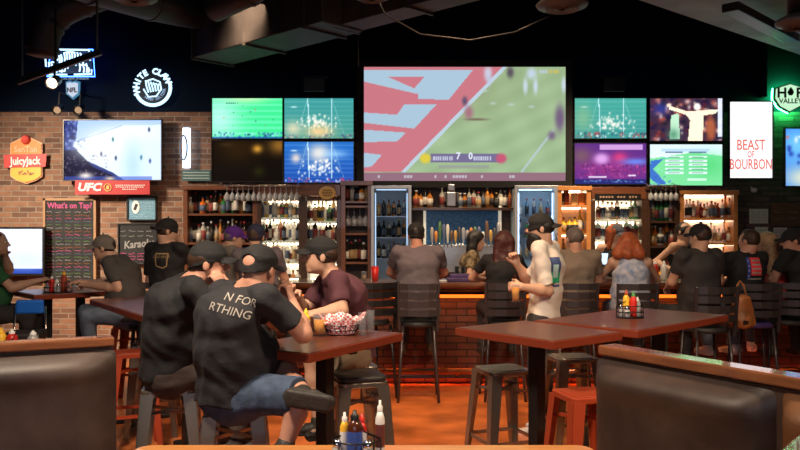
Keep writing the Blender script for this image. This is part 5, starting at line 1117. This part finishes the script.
me.from_pydata(ring.v, [], ring.f); me.materials.append(mat('print_gold')); project(me, s_, r, P(160, 261, 7.6), (.1, 1, 0), off=.004); link_mesh('shirt_emblem', me, r); bpy.data.meshes.remove(q_)
# left end of the bar
person('man in purple cap and light grey shirt near liquor cabinet', (X(228, 8.45), 8.45, .885), P(226, 249, 8.4), P(234, 238, 8.36), ty=55, hy=70, hp=6, shirt=CL['lgrey'], trousers=CL['dgrey'], shoe=shoeg, cap=capm['purple'], hairm='grey', h=.011)
person('man in navy cap and greyish mauve shirt beside the purple cap man', (X(262, 7.8), 7.8, .90), P(258, 258, 7.75), P(256, 237, 7.75), ty=14, hy=10, hp=2, bulk=1.25, shirt=CL['mauve'], trousers=CL['dgrey'], shoe=shoeg, cap=capm['navy'], hairm='brown', h=.010)
# at the bar
person('broad man from behind in plain dark grey shirt at bar centre', (X(418, 7.9), 7.92, .90), P(418, 252, 7.9), P(416, 235, 7.92), ty=0, hy=-6, hp=2, bulk=1.3, shirt=CL['mauve'], trousers=CL['dgrey'], shoe=shoeb, cap=capm['black'], hairm='black', skin='red', h=.0095, polr=(.9, 0, -.5), poll=(-.9, 0, -.5))
person('woman from behind with long dark red hair and black shirt', (X(502, 7.95), 7.95, .89), P(502, 258, 7.92), P(504, 243, 7.92), ty=0, hy=8, hp=4, fem=True, bulk=1.1, shirt=CL['black'], sleeve=.55, trousers=CL['dgrey'], shoe=shoeg, hair='long', hairm='darkred', cap=capm['black'], h=.0095, polr=(.9, 0, -.5), poll=(-.9, 0, -.5))
r, s_, J = person('standing bearded man in white shirt and backward black cap', (X(543, 6.5), 6.5, .94), P(545, 247, 6.5), P(541, 228.5, 6.46), ty=-62, hy=-80, bulk=1.0, stand=True, shirt=CL['white'], sleeve=.86, sleeve_w=.068, hem=-.17, trousers=CL['dgrey'], shoe=shoew,
    el=P(548, 291, 6.30), wl=P(522, 287, 6.22), er=P(528, 280, 6.75), wr=P(517, 264, 6.72), hcurl=(1.0, 1.0), hnl=((0, .7, -.3), (-.95, .1, .1)), hnr=((-.2, -.3, .3), (-.3, 0, .9)), cap=capm['black'], capyaw=180, hairm='black', beard='black', h=.008)
dn_ = (-.25, 1, 0); oo = P(557, 272, 6.3)
for rc, c, nm in (((-.055, .055, .0, .12), (.05, .08, .20), 'shirt_print'), ((-.055, .055, -.09, .0), (.02, .35, .18), 'shirt_print'), ((-.055, .055, -.125, -.105), (.08, .10, .25), 'shirt_print')): shirt_patch(rc, mat('print_%d' % int(c[1]*100), c, .7), s_, r, oo, dn_, name=nm)
shirt_patch((-.03, .03, -.05, .06), mat('print_pale', (.4, .6, .6), .7), s_, r, oo, dn_, off=.005)
person('man with short grey hair in tan shirt seen from behind', (X(577, 7.95), 7.95, .89), P(577, 256, 7.92), P(574, 239, 7.92), ty=5, hy=-20, bulk=1.05, shirt=CL['tan'], trousers=CL['dgrey'], shoe=shoeb, hairm='grey', h=.0095)
person('woman from behind with red hair and blue white tie dye top', (X(631, 7.9), 7.9, .89), P(630, 259, 7.88), P(628, 245, 7.88), ty=6, hy=12, fem=True, bulk=1.22, shirt=CL['tie'], tank=True, trousers=CL['jeans'], shoe=shoew, hair='bob', hairm='red', h=.0095, polr=(.9, 0, -.5), poll=(-.9, 0, -.5))
person('man in charcoal shirt and black cap seen from behind', (X(700, 7.5), 7.5, .89), P(698, 255, 7.45), P(700, 237, 7.45), ty=-18, hy=-30, hp=2, bulk=1.18, shirt=CL['dgrey'], trousers=CL['dgrey'], shoe=shoeg, cap=capm['black'], hairm='brown', h=.0095, wl=P(668, 287, 7.75), wr=P(700, 283, 7.85))
r, s_, J = person('man with thinning hair, black shirt with flag patch on back', (X(743, 7.85), 7.85, .90), P(744, 257, 7.8), P(749, 241, 7.8), ty=-12, hy=-30, bulk=1.12, shirt=CL['black'], trousers=CL['jeans'], shoe=shoew, hairm='brown', h=.0095, skin='red')
oo = P(757, 268, 7.6); dn_ = (.05, 1, 0)
shirt_patch((-.075, -.045, -.11, .10), mat('flag_blue', (.03, .05, .30), .7), s_, r, oo, dn_); shirt_patch((-.04, .075, -.075, .10), mat('flag_red', (.75, .05, .06), .7), s_, r, oo, dn_); 
for zz in (.07, .03, -.01, -.05): shirt_patch((-.03, .065, zz-.008, zz+.008), wt, s_, r, oo, dn_, off=.006)
shirt_patch((-.07, .075, -.115, -.105), wt, s_, r, oo, dn_)
for zz in (.07, .02, -.03, -.08): shirt_patch((-.068, -.054, zz-.007, zz+.007), wt, s_, r, oo, dn_, off=.006)
person('woman with long blond hair and red shirt by flag patch man', (X(776, 8.2), 8.2, .88), P(774, 261, 8.2), P(766, 244, 8.15), ty=-35, hy=-50, fem=True, shirt=CL['red'], trousers=CL['denim'], shoe=shoew, hair='long', hairm='blond', h=.010)
person('man in black cap and black shirt at the far right edge', (X(810, 7.9), 7.9, .89), P(806, 258, 7.9), P(793, 241, 7.88), ty=-12, hy=-75, hp=6, bulk=1.1, shirt=CL['black'], trousers=CL['dgrey'], shoe=shoeg, cap=capm['black'], hairm='brown', skin='red', h=.0095)
# bar staff
person('dark haired woman in olive patterned top working behind the bar', (X(473, 9.6), 9.6, .95), P(472, 258, 9.6), P(476, 241, 9.56), ty=100, hy=95, hp=10, fem=True, stand=True, shirt=CL['pattern'], trousers=CL['black'], shoe=shoeg, hair='mid', hairm='black', h=.0105, wr=P(488, 272, 9.4), wl=P(486, 268, 9.75))
person('bar worker in slate cap and black tank top behind bar', (X(612, 9.6), 9.6, .95), P(612, 253, 9.6), P(616, 234, 9.58), ty=-160, hy=150, hp=14, fem=True, stand=True, shirt=CL['black'], tank=True, trousers=CL['black'], shoe=shoeg, hair='mid', hairm='red', cap=capm['slate'], h=.0105, wr=P(600, 272, 9.4), wl=P(622, 272, 9.4))
person('bare shouldered bar worker in black tank top by golden cabinet', (X(681, 9.6), 9.6, .95), P(682, 250, 9.6), P(684, 232, 9.58), ty=150, hy=140, hp=8, fem=True, stand=True, shirt=CL['black'], tank=True, trousers=CL['black'], shoe=shoeg, hair='short', hairm='black', h=.0105, wr=P(672, 270, 9.4), wl=P(690, 272, 9.4))

# ================================================================== SMALL THINGS
def caddy(name, c, label, rx=.09, ry=.07, h=.10):
    root = empty(name, c, 0, label, 'caddy')
    q = MB(); 
    for z in (.006, h*.5, h): q.tube([(rx*math.cos(t), ry*math.sin(t), z) for t in np.linspace(0, 2*PI, 25)[:-1]], .0035, 5, closed=True)
    q.build('wire_ring', M['wire'], root, True); q = MB()
    for t in np.linspace(0, 2*PI, 9)[:-1]: q.tube([(rx*math.cos(t), ry*math.sin(t), 0), (rx*math.cos(t), ry*math.sin(t), h)], .0025, 5)
    q.tube([(-rx, 0, h), (-rx*.3, 0, h+.03), (0, 0, h+.10), (rx*.3, 0, h+.03), (rx, 0, h)], .0035, 5); q.build('wire_upright', M['wire'], root, True)
    q = MB(); q.prism([(rx*math.cos(t), ry*math.sin(t)) for t in np.linspace(0, 2*PI, 25)[:-1]], 0, .004); q.build('base_plate', M['wire'], root)
    return root
def squeeze(c, body, cap_, label, r=.028, h=.17, name='sauce_bottle', lab=None):
    root = empty(name, c, 0, label, 'bottle')
    q = MB(); q.lathe([(.001, 0), (r, .002), (r, h*.2), (r*1.01, h*.21), (r*1.01, h*.6), (r, h*.61), (r*.95, h*.7), (r*.5, h*.82), (.001, h*.82)], 14, None, [0, 0, 0, 1, 0, 0, 0, 0]); q.build('bottle_body', [body, lab or body], root, True)
    q = MB(); q.lathe([(r*.55, h*.80), (r*.58, h*.90), (r*.3, h*.92), (r*.25, h), (.001, h)], 12); q.build('cap', cap_, root, True)
    return root
def shaker(c, m, label):
    root = empty('shaker', c, 0, label, 'shaker'); q = MB(); q.lathe([(.001, 0), (.02, .002), (.023, .03), (.018, .06), (.001, .06)], 12); q.build('shaker_body', m, root, True)
    q = MB(); q.lathe([(.019, .058), (.02, .07), (.012, .085), (.001, .087)], 12); q.build('shaker_lid', M['chrome'], root, True)
ket, mus, wh, gl = M['red'], M['yellow'], M['white'], mat('shaker_glass', (.6, .6, .6), .15, trans=.5)
brn = mat('sauce_brown', (.07, .02, .01), .15); blu = mat('label_blue2', (.03, .08, .35), .5); blk = M['plastic']
c = V((X(357, 3.1), 3.1, .762)); caddy('condiment_caddy', c, 'black wire caddy on the foreground booth table', .095, .08, .085)
for dx, dy, a, b, r, h, lb, l2 in ((-.05, .01, mus, wh, .019, .185, 'yellow mustard bottle in the foreground caddy', wh), (-.008, -.02, brn, blk, .030, .20, 'dark sauce bottle with black cap and blue label, foreground caddy', blu), (.018, .03, ket, ket, .02, .175, 'red ketchup bottle in the foreground caddy', wh)):
    squeeze(c+V((dx, dy, .004)), a, b, lb, r, h, lab=l2)
shaker(c+V((-.078, -.02, .004)), gl, 'glass pepper shaker at left of the foreground caddy'); shaker(c+V((.045, -.035, .004)), gl, 'glass salt shaker right of dark sauce bottle, foreground caddy')
squeeze(V((X(380, 3.12), 3.12, .762)), wh, wh, 'tall white capped seasoning bottle on the foreground table', .019, .235, lab=mat('label_red2', (.13, .03, .025), .5))
root = empty('sauce_tray', (X(391, 3.0), 3.0, .762), 0, 'round black tray holding white packets on the foreground table', 'tray')
q = MB(); q.lathe([(.001, .0), (.045, .0), (.052, .035), (.049, .035), (.043, .004), (.001, .004)], 20); q.build('tray_rim', M['wire'], root, True)
for i in range(4): q = MB(); q.box((rng.uniform(-.015, .015), rng.uniform(-.015, .015), .01+i*.007), (.05, .035, .005), Matrix.Rotation(i*.8, 3, 'Z')); tag(q.build('sauce_packet', M['white'], None), 'white paper packets in the round black tray', 'packet', 'packets in the black tray').location = (X(391, 3.0), 3.0, .762)
# right table caddy
c = V((X(630, 5.45), 5.45, 1.071)); caddy('condiment_caddy', c, 'black wire caddy on the long right high table', .095, .07, .085)
for dx, dy, a, b, r, h, lb in ((-.02, .02, mus, M['orange_metal'], .024, .19, 'orange and yellow sauce bottle in the right table caddy'), (.02, -.01, ket, mat('cap_green', (.05, .25, .06), .4), .024, .18, 'red sauce bottle with green top in the right table caddy'), (.055, .01, gl, wh, .022, .14, 'clear sauce bottle at the right of the right table caddy')): squeeze(c+V((dx, dy, .004)), a, b, lb, r, h)
shaker(c+V((-.06, 0, .004)), gl, 'left glass shaker in the right table caddy'); shaker(c+V((-.03, -.035, .004)), gl, 'front glass shaker in the right table caddy')
# left square table caddy
c = V((X(58, 7.75), 7.75, 1.071)); root = caddy('condiment_caddy', c, 'round black basket caddy between two men at far left table', .14, .11, .10)
for dx, a, b, r, h, lb in ((-.06, ket, wh, .026, .16, 'red sauce bottle on the far left table'), (-.01, wh, wh, .026, .13, 'white sauce bottle on the far left table'), (.06, M['orange_metal'], mus, .03, .21, 'tall orange sauce bottle on the far left table')): squeeze(c+V((dx, .0, .004)), a, b, lb, r, h)
shaker(c+V((.03, -.06, .004)), gl, 'glass shaker on the far left table')
c = V((X(18, 5.85), 5.85, .762))
for px, a, b, h, lb in ((1, mus, mus, .19, 'yellow sauce bottle behind the left booth rail'), (12, ket, wh, .18, 'red sauce bottle behind the left booth rail'), (33, gl, wh, .17, 'clear glass jar behind the left booth rail')): squeeze(V((X(px, 5.85), 5.85, .762)), a, b, lb, .04, h)
caddy('condiment_caddy', V((X(18, 5.65), 5.65, .762)), 'wire caddy just behind the left booth rail', .13, .08, .10)
# drinks on table 1
def tumbler(c, r, h, label, fill=None, name='drinking_glass', fh=.75, cat='glass'):
    root = empty(name, c, 0, label, cat); q = MB(); q.lathe([(.001, 0), (r*.82, .001), (r, h), (r-.003, h), (r*.82-.003, .012), (.001, .012)], 18); q.build('glass_wall', M['glass'], root, True)
    if fill: q = MB(); q.lathe([(.001, .013), (r*.80-.003, .013), (r*(.8+.2*fh)-.004, h*fh), (.001, h*fh)], 18); q.build('drink', fill, root, True)
    return root
def T1p(px, py): d = F*(CZ-1.071)/(py-HY); return V((X(px, d), d, 1.072))
tumbler(T1p(320, 336), .042, .125, 'glass of amber beer in front of the maroon shirt man', M['beer'])
tumbler(T1p(362.5, 336), .026, .135, 'left one of two empty tall glasses beside the basket'); tumbler(T1p(370.5, 333), .026, .135, 'right one of two empty tall glasses beside the basket')
squeeze(T1p(306, 337), mus, mus, 'yellow mustard bottle on table between the two men', .024, .16, lab=wh)
root = empty('food_basket', T1p(341, 335), 0, 'food basket lined with red and white checked paper', 'basket')
q = MB(); n = 28; rows = [(.062, .004), (.075, .03), (.088, .06)]
for r_, z in rows: q.tube([(r_*1.25*math.cos(t), r_*.9*math.sin(t), z) for t in np.linspace(0, 2*PI, n+1)[:-1]], .003, 5, closed=True)
for t in np.linspace(0, 2*PI, 21)[:-1]: q.tube([(r_*1.25*math.cos(t), r_*.9*math.sin(t), z) for r_, z in rows], .0025, 4)
q.build('wire_frame', M['wire'], root)
chk = mat('checked_paper', (.7, .6, .6), .6); nt = chk.node_tree; b = nt.nodes['Principled BSDF']; tc_ = nt.nodes.new('ShaderNodeTexCoord'); ck = nt.nodes.new('ShaderNodeTexChecker'); ck.inputs['Scale'].default_value = 75; ck.inputs[1].default_value = (.88, .80, .80, 1); ck.inputs[2].default_value = (.70, .10, .12, 1); nt.links.new(tc_.outputs['Object'], ck.inputs[0]); nt.links.new(ck.outputs[0], b.inputs['Base Color'])
q = MB(); vs = []; fs = []; N = 56; prof = [(.3, .006), (.8, .008), (.86, .03), (1.0, .06), (1.12, .085), (1.2, .10)]
for j, (rr_, z) in enumerate(prof):
    for i in range(N):
        t = 2*PI*i/N; wv = (1+.09*math.sin(t*5+1)+.06*math.sin(t*11))*(1 if j > 3 else .97) if j > 2 else .97; vs.append((.108*rr_*wv*math.cos(t), .08*rr_*wv*math.sin(t), z*1.05+(.018*math.sin(t*4+.5)+.012*math.sin(t*9) if j > 3 else 0)))
for j in range(len(prof)-1):
    for i in range(N): fs.append((j*N+i, j*N+(i+1) % N, (j+1)*N+(i+1) % N, (j+1)*N+i))
q.add(vs, fs); o = q.build('checked_liner', chk, root, True); sd = o.modifiers.new('s', 'SOLIDIFY'); sd.thickness = .002
# red cup, beer in hand, bar items
def bx(px, d, z=BT_Z+.001): return V((X(px, d), d, z))
root = empty('red_cup', bx(375, 8.75), 0, 'tall red plastic cup on the bar', 'cup'); q = MB(); q.lathe([(.001, 0), (.034, .001), (.045, .15), (.041, .15), (.031, .006), (.001, .006)], 18); q.build('cup_wall', M['red'], root, True); q = MB(); q.lathe([(.044, .149), (.047, .155), (.03, .165), (.001, .165)], 18); q.build('cup_lid', M['red'], root, True)
tumbler(bx(364, 8.75), .035, .11, 'half full glass left of the red cup on the bar', mat('pale_drink', (.5, .35, .2), .1, trans=.3), fh=.6)
tumbler(J['W'][1]*0+V((X(515, 6.2), 6.17, Z(302, 6.2))), .036, .14, 'beer glass held by the standing bearded man', M['beer'], fh=.85)
tumbler(bx(488, 8.7), .034, .13, 'dark drink glass left of the red haired woman', mat('dark_drink', (.03, .02, .02), .1))
q = MB(); q.lathe([(.001, 0), (.055, 0), (.06, .16), (.055, .16), (.05, .01), (.001, .01)], 18); o = tag(q.build('black_tumbler', M['plastic'], None, True), 'tall black plastic tumbler on the bar left of bartender', 'cup'); o.location = bx(460, 8.8)
q = MB(); q.box((0, 0, .02), (.36, .25, .04)); q.box((0, -.04, .06), (.30, .12, .05)); o = tag(q.build('bar_caddy', mat('purple_mat', (.06, .03, .12), .5), None, bevel=.01), 'dark purple bar mat tray on the bar left of bartender', 'tray'); o.location = bx(463, 8.72)
root = empty('point_of_sale_tablet', bx(598, 8.95), -.5, 'bright bar order tablet on a stand', 'tablet'); q = MB(); R_ = Matrix.Rotation(-.5, 3, 'X'); q.box((0, 0, .24), (.25, .015, .17), R_); q.build('tablet_case', M['plastic'], root, bevel=.004); q = MB(); q.box((0, -.009, .243), (.22, .004, .14), R_); q.build('tablet_screen', emis('tablet_glow', (.6, .8, 1), 1.3), root); q = MB(); q.bar((0, .02, 0), (0, .02, .22), .03, .03); q.box((0, .02, .005), (.14, .12, .01)); q.build('tablet_stand', M['plastic'], root)
its = [(655, M['red'], 'red bottle on bar right of red haired woman'), (664, M['white'], 'white bottle on bar beside the red bottle'), (596, mat('bottle_clear'), 'clear bottle on the bar beside the tablet'), (533, M['chrome'], 'steel shaker on bar behind bearded man')]
for px, m_, lb in its: squeeze(bx(px, 8.95), m_, M['white'], lb, .036, .22)
for i, px in enumerate((645, 649, 671, 676, 545, 603)): tumbler(bx(px, 8.72+.05*(i % 2)), .034, .14, ['amber drink by left elbow of charcoal shirt man', 'pale drink on the bar right of tie dye top', 'glass by charcoal shirt man on bar', 'second glass by charcoal shirt man on bar', 'drink glass on bar behind bearded man', 'glass on bar below the order tablet'][i], [M['beer'], mat('pale_drink'), None][i % 3])
q = MB(); q.lathe([(.001, 0), (.05, .0), (.085, .028), (.08, .028), (.045, .006), (.001, .006)], 20); o = tag(q.build('green_bowl', emis('green_lit', (.04, .8, .3), .6) if False else mat('green_plastic', (.02, .55, .2), .4), None, True), 'small green bowl on bar by charcoal shirt man', 'bowl'); o.location = bx(672, 8.5)
for i, px in enumerate((436, 444, 453)): q = MB(); q.box((0, 0, .004), (.1, .07, .006), Matrix.Rotation(.3*i, 3, 'Z')); o = tag(q.build('drink_coaster', M['white'], None), 'white coaster on bar, %s from left beside the grey shirt man' % ORD[i], 'coaster'); o.location = bx(px, 8.75)
# brown bag hanging on the chair
root = empty('leather_bag', P(742, 330, 7.36), -.05, 'brown leather bag hanging on a bar chair back', 'bag'); L = root.location
f = Field(); c = np.array(L)+np.array((0, 0, .17)); f.ecap(c+np.array((0, 0, -.10)), c+np.array((0, 0, .12)), (.13, .06), (.085, .045), (1, 0, 0), .04); f.ell(c+np.array((0, -.05, -.08)), (.075, .04, .07), None, .03)
lt = mat('bag_leather', (.28, .10, .03), .45, bump=.3, bscale=40, var=.3); field_obj('bag_body', f, .008, lt, root, .003)
q = MB(); q.tube([(-.06, .02, .28), (-.03, .04, .42), (.0, .05, .46), (.03, .04, .42), (.06, .02, .28)], .009, 6); q.build('strap', lt, root, True); q = MB(); q.box((0, -.085, .08), (.05, .01, .035)); q.build('buckle', M['chrome'], root)
